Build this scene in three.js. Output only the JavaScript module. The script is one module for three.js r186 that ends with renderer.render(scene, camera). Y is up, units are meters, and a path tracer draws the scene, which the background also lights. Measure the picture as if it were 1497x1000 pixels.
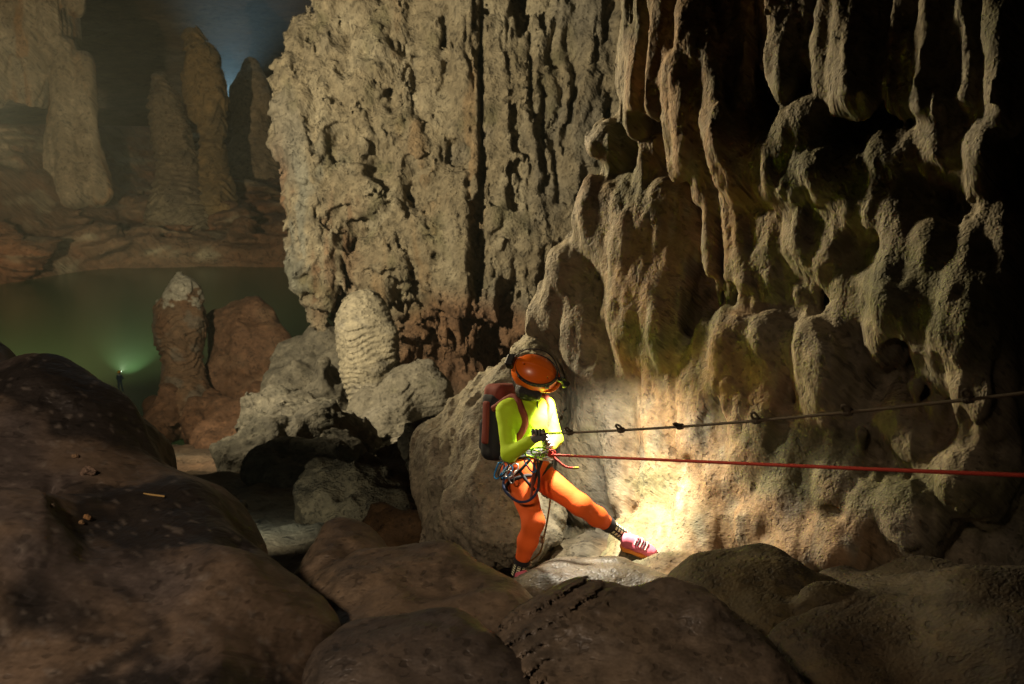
import * as THREE from 'three';
import { mergeGeometries } from 'three/addons/utils/BufferGeometryUtils.js';
import { RoundedBoxGeometry } from 'three/addons/geometries/RoundedBoxGeometry.js';

// ---------------------------------------------------------------- camera, light, exposure
const scene = new THREE.Scene();
const FOV = 36, PITCH = THREE.MathUtils.degToRad(-11);
const camera = new THREE.PerspectiveCamera(FOV, 1497 / 1000, 0.1, 900);
camera.position.set(0, 0, 0);
camera.rotation.set(PITCH, 0, 0);
camera.focus = 6.8; camera.userData.fStop = 4;
scene.add(camera);
const renderer = new THREE.WebGLRenderer({ antialias: true });
renderer.toneMapping = THREE.LinearToneMapping;
renderer.toneMappingExposure = 1.0;
renderer.shadowMap.enabled = true;
scene.background = new THREE.Color(0x000000);          // underground: no sky reaches in
scene.fog = new THREE.FogExp2(0xd8e0cc, 0.0003);       // damp cave air

const V = (x, y, z) => new THREE.Vector3(x, y, z);
// axes of the survey: bearings taken from the viewpoint, metres ahead along the line of sight
const FPX = 500 / Math.tan(THREE.MathUtils.degToRad(FOV / 2));
const FWD = V(0, Math.sin(PITCH), -Math.cos(PITCH)), UPV = V(0, Math.cos(PITCH), Math.sin(PITCH)), RGT = V(1, 0, 0);
const at = (px, py, d) => V(0, 0, 0).addScaledVector(RGT, (px - 748.5) / FPX * d).addScaledVector(UPV, (500 - py) / FPX * d).addScaledVector(FWD, d);
const cv = (x, y, z) => V(0, 0, 0).addScaledVector(RGT, x).addScaledVector(UPV, y).addScaledVector(FWD, -z);

// lamps: one row each (position, target, colour, candela, half cone, penumbra, size); their fittings are built at the end
const LAMPS = {
  flood: { at: V(-21, 1.5, -37), to: V(0, -3, -64), color: 0xffedc8, cd: 4200, cone: 1.05, soft: 0.5, size: 8 },
  side: { at: V(-7.0, 1.5, -12.1), to: V(-0.45, -0.25, -8.3), color: 0xffe8bc, cd: 560, cone: 0.28, soft: 1.0, size: 22 },
  bank: { at: V(-46, -5, -60), to: V(-70, -10, -180), color: 0xffe2b8, cd: 21000, cone: 0.72, soft: 0.8, size: 10 },
  pit: { at: at(352, 742, 20), to: at(430, 560, 60), color: 0xeef2d8, cd: 22, cone: 1.3, soft: 0.8, size: 8 },
  near: { at: V(-2.6, 2.3, 0.9), to: V(-2.1, -2.2, -2.7), color: 0xffe0c2, cd: 100, cone: 0.7, soft: 1.0, size: 12 },  // added fill beside the viewpoint to brighten the front rocks, unseen
  far: { at: at(332, 150, 240), to: at(362, -160, 222), color: 0xa8d4ff, cd: 42000, cone: 0.8, soft: 0.8, size: 20 },
};
for (const [k, L] of Object.entries(LAMPS)) {
  const s = new THREE.SpotLight(L.color, L.cd, 0, L.cone, L.soft, 2);
  s.name = k + '_lamp_light'; s.position.copy(L.at); s.target.position.copy(L.to);
  s.castShadow = true; s.shadow.radius = L.size; s.shadow.mapSize.set(2048, 2048);
  scene.add(s, s.target);
}

// ---------------------------------------------------------------- noise
let seed = 20240117;
const rnd = () => { seed = (seed * 1664525 + 1013904223) >>> 0; return seed / 4294967296; };
const PERM = new Uint8Array(512);
{ const p = [...Array(256).keys()]; for (let i = 255; i > 0; i--) { const j = Math.floor(rnd() * (i + 1)); [p[i], p[j]] = [p[j], p[i]]; } for (let i = 0; i < 512; i++) PERM[i] = p[i & 255]; }
const GX = new Float32Array(256), GY = new Float32Array(256), GZ = new Float32Array(256);
for (let i = 0; i < 256; i++) { const z = rnd() * 2 - 1, a = rnd() * 6.2832, r = Math.sqrt(1 - z * z); GX[i] = r * Math.cos(a); GY[i] = r * Math.sin(a); GZ[i] = z; }
function n3(x, y, z) {
  const xi = Math.floor(x), yi = Math.floor(y), zi = Math.floor(z), fx = x - xi, fy = y - yi, fz = z - zi;
  const u = fx * fx * fx * (fx * (fx * 6 - 15) + 10), v = fy * fy * fy * (fy * (fy * 6 - 15) + 10), w = fz * fz * fz * (fz * (fz * 6 - 15) + 10);
  const X = xi & 255, Y = yi & 255, Z = zi & 255, A = PERM[X] + Y, B = PERM[X + 1] + Y, AA = PERM[A] + Z, AB = PERM[A + 1] + Z, BA = PERM[B] + Z, BB = PERM[B + 1] + Z;
  const g = (h, a, b, c) => { h = PERM[h]; return GX[h] * a + GY[h] * b + GZ[h] * c; };
  const l = (a, b, t) => a + (b - a) * t;
  return 1.5 * l(l(l(g(AA, fx, fy, fz), g(BA, fx - 1, fy, fz), u), l(g(AB, fx, fy - 1, fz), g(BB, fx - 1, fy - 1, fz), u), v),
    l(l(g(AA + 1, fx, fy, fz - 1), g(BA + 1, fx - 1, fy, fz - 1), u), l(g(AB + 1, fx, fy - 1, fz - 1), g(BB + 1, fx - 1, fy - 1, fz - 1), u), v), w);
}
const fbm = (x, y, z, o = 4) => { let s = 0, a = 0.5; for (let i = 0; i < o; i++) { s += a * n3(x, y, z); x = x * 2.03 + 7.1; y = y * 2.03 + 3.3; z = z * 2.03 + 5.7; a *= 0.5; } return s; };
const ridged = (x, y, z, o = 4) => { let s = 0, a = 0.5; for (let i = 0; i < o; i++) { s += a * (1 - 2 * Math.abs(n3(x, y, z))); x = x * 2.1 + 1.7; y = y * 2.1 + 9.2; z = z * 2.1 + 4.1; a *= 0.5; } return s; };
const clamp = (x, a = 0, b = 1) => Math.min(b, Math.max(a, x));
const sm = (a, b, x) => { const t = clamp((x - a) / (b - a)); return t * t * (3 - 2 * t); };

// ---------------------------------------------------------------- sculpting: distance field on a grid, meshed by surface nets
class Field {
  constructor(lo, hi, c) {
    this.lo = lo; this.c = c; this.warp = null;
    [this.nx, this.ny, this.nz] = [0, 1, 2].map((i) => Math.ceil((hi[i] - lo[i]) / c) + 1);
    this.d = new Float32Array(this.nx * this.ny * this.nz).fill(1e3);
  }
  base(f) { const { lo, c, nx, ny, nz, d } = this; let i = 0; for (let z = 0; z < nz; z++) for (let y = 0; y < ny; y++) for (let x = 0; x < nx; x++) d[i++] = f(lo[0] + x * c, lo[1] + y * c, lo[2] + z * c); return this; }
  box(a, b, f) {
    const { lo, c, nx, ny, nz, d } = this, n = [nx, ny, nz];
    const s = [0, 1, 2].map((i) => Math.max(0, Math.floor((a[i] - lo[i]) / c))), e = [0, 1, 2].map((i) => Math.min(n[i] - 1, Math.ceil((b[i] - lo[i]) / c)));
    for (let z = s[2]; z <= e[2]; z++) for (let y = s[1]; y <= e[1]; y++) for (let x = s[0]; x <= e[0]; x++) { const i = (z * ny + y) * nx + x; d[i] = f(lo[0] + x * c, lo[1] + y * c, lo[2] + z * c, d[i]); }
    return this;
  }
  join(a, b, k) { const h = Math.max(k - Math.abs(a - b), 0) / k; return Math.min(a, b) - h * h * k * 0.25; }
  blob(p, r, k = 0.1) {
    const [px, py, pz] = p.isVector3 ? [p.x, p.y, p.z] : p, [rx, ry, rz] = r, m = k + 4 * this.c + 0.3 * Math.max(rx, ry, rz), w = this.warp;
    return this.box([px - rx - m, py - ry - m, pz - rz - m], [px + rx + m, py + ry + m, pz + rz + m], (x, y, z, d) => {
      let X = x - px, Y = y - py, Z = z - pz;
      if (w) { const [A, f, g] = w, e = ell(X, Y, Z, rx, ry, rz); if (e > d + k + 2 * A) return d; X += A * (n3(x * f, y * g, z * f) + 0.5 * n3(x * f * 2.3 + 3, y * g * 2.3, z * f * 2.3)); Y += A * (n3(x * f + 31, y * g, z * f) + 0.5 * n3(x * f * 2.3, y * g * 2.3 + 7, z * f * 2.3)); Z += A * n3(x * f, y * g + 17, z * f); }
      return this.join(d, ell(X, Y, Z, rx, ry, rz), k);
    });
  }
  carve(p, r, k = 0.1) {
    const [px, py, pz] = p.isVector3 ? [p.x, p.y, p.z] : p, [rx, ry, rz] = r, m = k + 3 * this.c;
    return this.box([px - rx - m, py - ry - m, pz - rz - m], [px + rx + m, py + ry + m, pz + rz + m], (x, y, z, d) => -this.join(-d, ell((x - px), (y - py), (z - pz), rx, ry, rz), k));
  }
  cap(a, b, ra, rb, k = 0.1) {
    const m = k + 4 * this.c + Math.max(ra, rb) * 1.25, dx = b.x - a.x, dy = b.y - a.y, dz = b.z - a.z, L = dx * dx + dy * dy + dz * dz || 1e-9;
    return this.box([Math.min(a.x, b.x) - m, Math.min(a.y, b.y) - m, Math.min(a.z, b.z) - m], [Math.max(a.x, b.x) + m, Math.max(a.y, b.y) + m, Math.max(a.z, b.z) + m], (x, y, z, d) => {
      const t = clamp(((x - a.x) * dx + (y - a.y) * dy + (z - a.z) * dz) / L);
      return this.join(d, Math.hypot(x - a.x - t * dx, y - a.y - t * dy, z - a.z - t * dz) - (ra + (rb - ra) * t), k);
    });
  }
  rough(band, f) { const { lo, c, nx, ny, nz, d } = this; let i = 0; for (let z = 0; z < nz; z++) for (let y = 0; y < ny; y++) for (let x = 0; x < nx; x++, i++) if (d[i] < band && d[i] > -band) d[i] += f(lo[0] + x * c, lo[1] + y * c, lo[2] + z * c); return this; }
  mesh({ uv = [1, 1], color, fine, skew = [0.3, -0.85] } = {}) {
    const { lo, c, nx, ny, nz, d } = this, sx = 1, sy = nx, sz = nx * ny, id = new Int32Array(d.length).fill(-1), P = [];
    for (let z = 0; z < nz; z++) for (let y = 0; y < ny; y++) for (let x = 0; x < nx; x++) if (!x || !y || !z || x === nx - 1 || y === ny - 1 || z === nz - 1) { const i = x + y * sy + z * sz; d[i] = Math.max(d[i], c * 0.4); }
    const corner = [0, sx, sy, sx + sy, sz, sx + sz, sy + sz, sx + sy + sz], E = [[0, 1], [2, 3], [4, 5], [6, 7], [0, 2], [1, 3], [4, 6], [5, 7], [0, 4], [1, 5], [2, 6], [3, 7]];
    let n = 0;
    for (let z = 0; z < nz - 1; z++) for (let y = 0; y < ny - 1; y++) for (let x = 0; x < nx - 1; x++) {
      const i = x + y * sy + z * sz; let m = 0;
      for (let k = 0; k < 8; k++) if (d[i + corner[k]] < 0) m |= 1 << k;
      if (m === 0 || m === 255) continue;
      let ax = 0, ay = 0, az = 0, q = 0;
      for (const [a, b] of E) {
        if (((m >> a) & 1) === ((m >> b) & 1)) continue;
        const da = d[i + corner[a]], db = d[i + corner[b]], t = da / (da - db);
        ax += (a & 1) + t * ((b & 1) - (a & 1)); ay += ((a >> 1) & 1) + t * (((b >> 1) & 1) - ((a >> 1) & 1)); az += (a >> 2) + t * ((b >> 2) - (a >> 2)); q++;
      }
      id[i] = n++; P.push(lo[0] + (x + ax / q) * c, lo[1] + (y + ay / q) * c, lo[2] + (z + az / q) * c);
    }
    const I = [], quad = (a, b, e, f, flip) => { if (a < 0 || b < 0 || e < 0 || f < 0) return; flip ? I.push(a, e, b, a, f, e) : I.push(a, b, e, a, e, f); };
    for (let z = 1; z < nz - 1; z++) for (let y = 1; y < ny - 1; y++) for (let x = 1; x < nx - 1; x++) {
      const i = x + y * sy + z * sz, s = d[i] < 0;
      if (s !== d[i + sx] < 0) quad(id[i - sy - sz], id[i - sz], id[i], id[i - sy], !s);
      if (s !== d[i + sy] < 0) quad(id[i - sx - sz], id[i - sx], id[i], id[i - sz], !s);
      if (s !== d[i + sz] < 0) quad(id[i - sx - sy], id[i - sy], id[i], id[i - sx], !s);
    }
    const g = new THREE.BufferGeometry(), pos = new Float32Array(P);
    g.setAttribute('position', new THREE.BufferAttribute(pos, 3)); g.setIndex(new THREE.BufferAttribute(new Uint32Array(I), 1));
    g.computeVertexNormals();
    if (fine) {
      const N = g.attributes.normal.array;
      for (let k = 0; k < n; k++) { const h = fine(pos[3 * k], pos[3 * k + 1], pos[3 * k + 2]); for (let j = 0; j < 3; j++) pos[3 * k + j] += N[3 * k + j] * h; }
      g.computeVertexNormals();
    }
    const U = new Float32Array(2 * n);
    for (let k = 0; k < n; k++) { U[2 * k] = (pos[3 * k] + skew[0] * pos[3 * k + 2]) / uv[0]; U[2 * k + 1] = (pos[3 * k + 1] + skew[1] * pos[3 * k + 2]) / uv[1]; }
    g.setAttribute('uv', new THREE.BufferAttribute(U, 2));
    if (color) { const C = new Float32Array(3 * n), o = [0, 0, 0]; for (let k = 0; k < n; k++) { color(pos[3 * k], pos[3 * k + 1], pos[3 * k + 2], o); C[3 * k] = o[0]; C[3 * k + 1] = o[1]; C[3 * k + 2] = o[2]; } g.setAttribute('color', new THREE.BufferAttribute(C, 3)); }
    this.d = null;
    return g;
  }
}
function ell(x, y, z, rx, ry, rz) {
  const a = x / rx, b = y / ry, c = z / rz, k0 = Math.hypot(a, b, c); if (k0 < 1e-6) return -Math.min(rx, ry, rz);
  const k1 = Math.hypot(a / rx, b / ry, c / rz); return k0 * (k0 - 1) / k1;
}
// mixes rock colours (linear) by weights
const mixInto = (o, c, w) => { for (let i = 0; i < 3; i++) o[i] += (c[i] - o[i]) * w; };

// ---------------------------------------------------------------- textures and materials
function tile(size, f, srgb) {           // tileable: f gets a point on a 4-torus folded into 3-D by blending
  const data = new Uint8Array(size * size * 4);
  for (let y = 0; y < size; y++) for (let x = 0; x < size; x++) {
    const c = f(x / size, y / size), i = 4 * (y * size + x);
    data[i] = clamp(c[0]) * 255; data[i + 1] = clamp(c[1]) * 255; data[i + 2] = clamp(c[2]) * 255; data[i + 3] = 255;
  }
  const t = new THREE.DataTexture(data, size, size, THREE.RGBAFormat);
  t.wrapS = t.wrapT = THREE.RepeatWrapping; t.magFilter = THREE.LinearFilter; t.minFilter = THREE.LinearMipmapLinearFilter; t.generateMipmaps = true;
  if (srgb) t.colorSpace = THREE.SRGBColorSpace; t.needsUpdate = true; return t;
}
const wrapN = (f) => (u, v) => {         // blends opposite borders so that the tile repeats without a seam
  const a = sm(0.8, 1, u), b = sm(0.8, 1, v);
  return (f(u, v) * (1 - a) + f(u - 1, v) * a) * (1 - b) + (f(u, v - 1) * (1 - a) + f(u - 1, v - 1) * a) * b;
};
const grainF = wrapN((u, v) => 0.5 + 0.5 * fbm(u * 9 + 3, v * 9, 1.5, 6));
const pitF = wrapN((u, v) => { const a = fbm(u * 22, v * 22, 8.2, 4), b = n3(u * 60 + 3, v * 60, 2.2); return 0.55 + 0.55 * a + 0.22 * b - 0.5 * sm(0.28, 0.55, n3(u * 30 + 5, v * 30 + 9, 4.4)); });
const streakF = wrapN((u, v) => 0.5 + 0.55 * fbm(u * 40, v * 5, 3.1, 5) + 0.2 * n3(u * 80, v * 50, 7.7));
const TX = {
  grain: tile(1024, (u, v) => { const g = grainF(u, v), p = pitF(u, v), k = 0.55 + 0.45 * g + 0.28 * (p - 0.5); return [k * 1.02, k, k * 0.96]; }, true),
  pit: tile(1024, (u, v) => { const k = 0.7 * pitF(u, v) + 0.3 * grainF(u, v); return [k, k, k]; }),
  streak: tile(1024, (u, v) => { const k = 0.6 * streakF(u, v) + 0.4 * pitF(u, v); return [k, k, k]; }),
  cloth: tile(256, (u, v) => { const k = 0.5 + 0.25 * Math.sin(u * 6.2832 * 40) * Math.sin(v * 6.2832 * 40); return [k, k, k]; }),
  check: tile(64, (u, v) => { const gx = (u * 2) % 1, gy = (v * 2) % 1, dark = gx < 0.36 || gy < 0.34; const c = dark ? 0.07 : 0.86; return [c, c, dark ? 0.08 : 0.7]; }, true),
};
const rock = (bump, rough = 0.85, tex = 'pit', extra = {}) => new THREE.MeshPhysicalMaterial({ color: 0xffffff, vertexColors: true, map: TX.grain, bumpMap: TX[tex], bumpScale: bump, roughness: rough, ...extra });
const M = {
  wall: rock(0.012, 0.8), flow: rock(0.014, 0.75, 'streak'), wet: rock(0.006, 0.52), dark: rock(0.008, 0.55, 'streak'), back: rock(0.16, 0.9), far: rock(0.3, 0.9), mid: rock(0.08, 0.85),
};

// ---------------------------------------------------------------- things
const used = new Map();
const numbered = (n) => { const k = used.get(n) || 0; used.set(n, k + 1); return k ? n + '_' + String(k).padStart(3, '0') : n; };
function mesh(name, g, m, parent = scene, label) {
  const o = new THREE.Mesh(g, m); o.name = parent === scene ? numbered(name) : name; o.castShadow = o.receiveShadow = true;
  if (label) o.userData.label = label; parent.add(o); return o;
}
function group(name, label, category, grp) { const o = new THREE.Group(); o.name = numbered(name); scene.add(o); o.userData = { label, category }; if (grp) o.userData.group = grp; return o; }
const tag = (o, label, category, grp) => { Object.assign(o.userData, { label, category }); if (grp) o.userData.group = grp; return o; };
const structure = (o) => { o.userData.kind = 'structure'; return o; };
const t0 = Date.now(), lap = (s) => console.log(s, Date.now() - t0);

// ---------------------------------------------------------------- the cave hall: shell, floor, water
const C = { tan: [0.30, 0.26, 0.18], pale: [0.42, 0.38, 0.28], grey: [0.25, 0.235, 0.195], ochre: [0.36, 0.2, 0.075], rust: [0.24, 0.115, 0.055], olive: [0.13, 0.135, 0.06], brown: [0.17, 0.105, 0.06], black: [0.022, 0.02, 0.02], white: [0.55, 0.52, 0.42], blue: [0.23, 0.25, 0.23], mud: [0.2, 0.145, 0.095] };
{
  const g = new THREE.SphereGeometry(1, 160, 100), p = g.attributes.position, v = V(0, 0, 0), col = [], o = [0, 0, 0];
  for (let i = 0; i < p.count; i++) {
    v.fromBufferAttribute(p, i); const f = 1 + 0.1 * fbm(v.x * 4, v.y * 5, v.z * 4, 4) + 0.02 * ridged(v.x * 14, v.y * 14, v.z * 14, 3);
    p.setXYZ(i, v.x * 165 * f, v.y * 62 * f, v.z * 185 * f);
    o[0] = C.brown[0]; o[1] = C.brown[1]; o[2] = C.brown[2]; mixInto(o, C.grey, sm(-0.2, 0.4, fbm(v.x * 9, v.y * 9, v.z * 9, 3))); col.push(...o);
  }
  g.setAttribute('color', new THREE.Float32BufferAttribute(col, 3)); g.computeVertexNormals(); g.attributes.uv.array.forEach((x, i, a) => { a[i] = x * 24; });
  const m = structure(mesh('cave_hall', g, M.far)); m.position.set(0, 12, -140);
}
const WATER = -22;
const groundAt = (x, z) => {           // floor of the hall: falls away from the ledge to the pool basin
  const d = -z; let y = -3.4 - 0.262 * Math.max(d - 2, 0) + 0.5 * fbm(x * 0.2, z * 0.2, 3, 4) * sm(8, 25, d);
  y = Math.max(y, WATER - 3.5);
  y += sm(30, 70, d) * (1.6 * fbm(x * 0.08, z * 0.08, 9, 4) + 0.5 * ridged(x * 0.25, z * 0.25, 2, 3));
  y += (0.22 * ridged(x * 0.7, z * 0.7, 5, 4) + 0.5 * fbm(x * 0.5, z * 0.5, 8, 3)) * sm(9, 14, d) * sm(70, 45, d);
  y += sm(-14, 14, x) * sm(25, 60, d) * 7;
  return y;
};
{
  const nx = 320, nz = 420, pos = [], col = [], uv = [], idx = [], o = [0, 0, 0];
  for (let j = 0; j <= nz; j++) for (let i = 0; i <= nx; i++) {
    const t = j / nz, d = 1.5 * Math.pow(200, t) , w = 12 + d * 0.75, x = (i / nx * 2 - 1) * w, z = -d + 1;
    pos.push(x, groundAt(x, z), z); uv.push(x / 6, z / 6);
    o[0] = C.mud[0]; o[1] = C.mud[1]; o[2] = C.mud[2]; mixInto(o, C.grey, sm(-0.1, 0.3, fbm(x * 0.12, 0, z * 0.12, 4))); mixInto(o, C.rust, 0.7 * sm(0, 0.4, fbm(x * 0.06 + 9, 4, z * 0.06, 3))); col.push(...o);
    if (i < nx && j < nz) { const a = j * (nx + 1) + i; idx.push(a, a + 1, a + nx + 2, a, a + nx + 2, a + nx + 1); }
  }
  const g = new THREE.BufferGeometry(); g.setAttribute('position', new THREE.Float32BufferAttribute(pos, 3)); g.setAttribute('color', new THREE.Float32BufferAttribute(col, 3)); g.setAttribute('uv', new THREE.Float32BufferAttribute(uv, 2)); g.setIndex(idx); g.computeVertexNormals();
  structure(mesh('cave_floor', g, M.mid));
  const wg = new THREE.PlaneGeometry(150, 150, 1, 1); wg.rotateX(-Math.PI / 2);
  const ripple = tile(512, (() => { const f = wrapN((u, v) => 0.5 + 0.4 * fbm(u * 14, v * 14, 5, 3)); return (u, v) => { const k = f(u, v); return [k, k, k]; }; })()); ripple.repeat.set(20, 20);
  const w = structure(mesh('pool_water', wg, new THREE.MeshPhysicalMaterial({ color: new THREE.Color().setRGB(0.05, 0.105, 0.045), roughness: 0.22, bumpMap: ripple, bumpScale: 0.02, ior: 1.33 })));
  w.position.set(-70, WATER, -140);
}
lap('hall');

// ---------------------------------------------------------------- the flowstone wall on the right, in a frame along its face
const WA = at(640, 600, 9.1), WB = at(1497, 600, 5.8), WE = V(WB.x - WA.x, 0, WB.z - WA.z).normalize(), WN = V(-WE.z, 0, WE.x), WO = V(WA.x, 0, WA.z);
const toWall = (p) => { const q = p.clone().sub(WO); return V(q.dot(WE), q.y, q.dot(WN)); };
const onWall = (px, py, out = 0) => { const r = at(px, py, 1), t = (WO.dot(WN) + out) / r.dot(WN); return toWall(r.multiplyScalar(t)); };
const wallPx = (px, py, out = 0) => { const r = at(px, py, 1), t = (WO.dot(WN) + out) / r.dot(WN); return t / FPX; };   // metres to one unit of bearing there
const rim = [[918, -150], [916, 0], [905, 120], [915, 195], [880, 235], [868, 300], [838, 370], [806, 450], [788, 500], [765, 545], [745, 600], [735, 700], [725, 800], [715, 1000]].map(([x, y]) => onWall(x, y, 0));
const rimAt = (y) => { if (y > rim[0].y) return rim[0].x; for (let i = 1; i < rim.length; i++) if (y > rim[i].y) { const a = rim[i - 1], b = rim[i], t = (a.y - y) / (a.y - b.y); return a.x + (b.x - a.x) * t; } return rim[rim.length - 1].x; };
const wallGroup = new THREE.Group(); wallGroup.name = 'flowstone_wall'; scene.add(wallGroup); structure(wallGroup);
wallGroup.position.copy(WO); wallGroup.rotation.y = Math.atan2(-WE.z, WE.x);
const bulges = [ // bearing, half size, how far the middle stands out of the face, thickness
  [902, 215, 42, 32, .05, .22], [888, 318, 42, 58, .06, .25], [940, 350, 80, 95, .02, .3], [850, 395, 38, 52, .0, .25], [822, 452, 36, 48, .05, .22], [800, 478, 28, 42, .02, .2],
  [925, 470, 40, 82, .16, .24], [985, 470, 55, 95, .12, .3], [870, 500, 45, 80, .04, .24], [1010, 360, 40, 70, .05, .25], [985, 300, 40, 50, .12, .2], [835, 560, 40, 60, .0, .2],
  [880, 590, 42, 75, .1, .22], [935, 575, 40, 60, .1, .2], [865, 690, 60, 90, .03, .22], [930, 660, 48, 110, .08, .24], [985, 620, 42, 90, .16, .24], [1012, 560, 40, 60, .15, .22],
  [1035, 640, 34, 70, .22, .22], [985, 720, 50, 70, .14, .24], [1030, 735, 50, 50, .26, .26], [1070, 690, 40, 45, .26, .25], [1050, 780, 42, 52, .34, .26], [1105, 775, 34, 52, .4, .24], [1140, 800, 26, 40, .45, .2], [1180, 790, 40, 46, .4, .26], [1010, 800, 34, 36, .34, .24],
  [940, 838, 70, 30, .85, .42], [985, 845, 60, 34, .8, .4], [850, 830, 80, 40, .5, .4], [960, 790, 60, 40, .4, .4], [1010, 830, 50, 30, .7, .3],
  [1050, 540, 38, 62, .26, .24], [1095, 560, 34, 78, .28, .24], [1085, 495, 46, 44, .24, .25], [1140, 600, 34, 80, .24, .24], [1150, 500, 52, 54, .22, .28], [1212, 520, 44, 60, .36, .26], [1205, 590, 26, 60, .3, .2], [1250, 580, 40, 80, .2, .3], [1180, 660, 40, 70, .22, .26], [1240, 700, 70, 60, .22, .3],
  [1110, 660, 30, 70, .26, .22], [1160, 730, 44, 44, .3, .26], [1250, 780, 60, 50, .3, .3], [1330, 740, 70, 60, .25, .32], [1350, 620, 60, 60, .1, .3], [1430, 690, 60, 70, .2, .3],
  [1345, 430, 60, 60, .36, .32], [1300, 470, 40, 80, .28, .28], [1440, 430, 66, 90, .42, .34], [1420, 540, 32, 80, .34, .24], [1465, 560, 30, 90, .34, .24], [1390, 480, 36, 80, .34, .26], [1370, 350, 70, 40, .3, .3], [1470, 330, 60, 50, .3, .3], [1270, 420, 44, 60, .24, .26],
  [1085, 195, 44, 52, .34, .3], [1150, 220, 50, 50, .3, .3], [1200, 190, 40, 54, .34, .28], [1160, 275, 54, 40, .34, .28], [1215, 265, 50, 44, .36, .28], [1270, 270, 36, 70, .38, .26], [1330, 230, 48, 60, .34, .28], [1330, 300, 50, 50, .3, .28], [1400, 190, 40, 70, .4, .28], [1440, 230, 40, 70, .42, .28], [1190, 330, 40, 70, .26, .26], [1230, 350, 44, 60, .24, .26], [1110, 250, 50, 40, .3, .26],
];
const drapes = [ // hanging columns: top, foot, radii, how far out
  [926, -60, 936, 185, 15, 17, .24, .2], [948, -60, 944, 150, 13, 19, .3, .26], [955, 215, 952, 262, 17, 26, .16, .1], [968, -60, 975, 150, 13, 22, .34, .34], [990, -60, 985, 120, 14, 22, .3, .36], [1000, 100, 1012, 235, 30, 26, .38, .34], [985, 120, 1002, 250, 24, 16, .4, .32], [1030, 150, 1028, 285, 26, 18, .36, .3], [1012, -60, 1015, 60, 15, 22, .36, .42], [1035, -60, 1040, 75, 16, 22, .34, .4],
  [1068, -60, 1065, 110, 22, 14, .34, .36], [1048, 60, 1052, 160, 20, 26, .4, .4], [1098, -60, 1090, 140, 20, 14, .32, .4], [1120, -60, 1122, 95, 16, 12, .34, .36], [1150, -60, 1150, 120, 26, 20, .4, .42], [1185, -60, 1186, 80, 26, 22, .36, .38], [1222, -60, 1215, 120, 20, 18, .4, .42], [1250, -60, 1255, 135, 24, 34, .42, .44], [1295, -60, 1292, 110, 30, 24, .36, .4], [1335, -60, 1325, 150, 24, 18, .42, .46], [1380, -60, 1372, 150, 24, 30, .44, .46], [1420, -60, 1415, 140, 26, 28, .44, .48], [1465, -60, 1460, 170, 30, 30, .46, .48],
  [1042, 285, 1045, 395, 14, 17, .3, .22], [1066, 280, 1070, 400, 13, 12, .3, .26], [1090, 300, 1092, 410, 12, 14, .3, .28], [1115, 320, 1112, 440, 14, 12, .3, .26], [1140, 310, 1138, 420, 12, 12, .32, .26], [1165, 330, 1160, 450, 14, 10, .32, .24], [1200, 380, 1196, 460, 14, 14, .28, .24], [1255, 330, 1250, 430, 14, 18, .36, .28], [1285, 380, 1262, 470, 14, 20, .34, .28],
];
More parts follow.
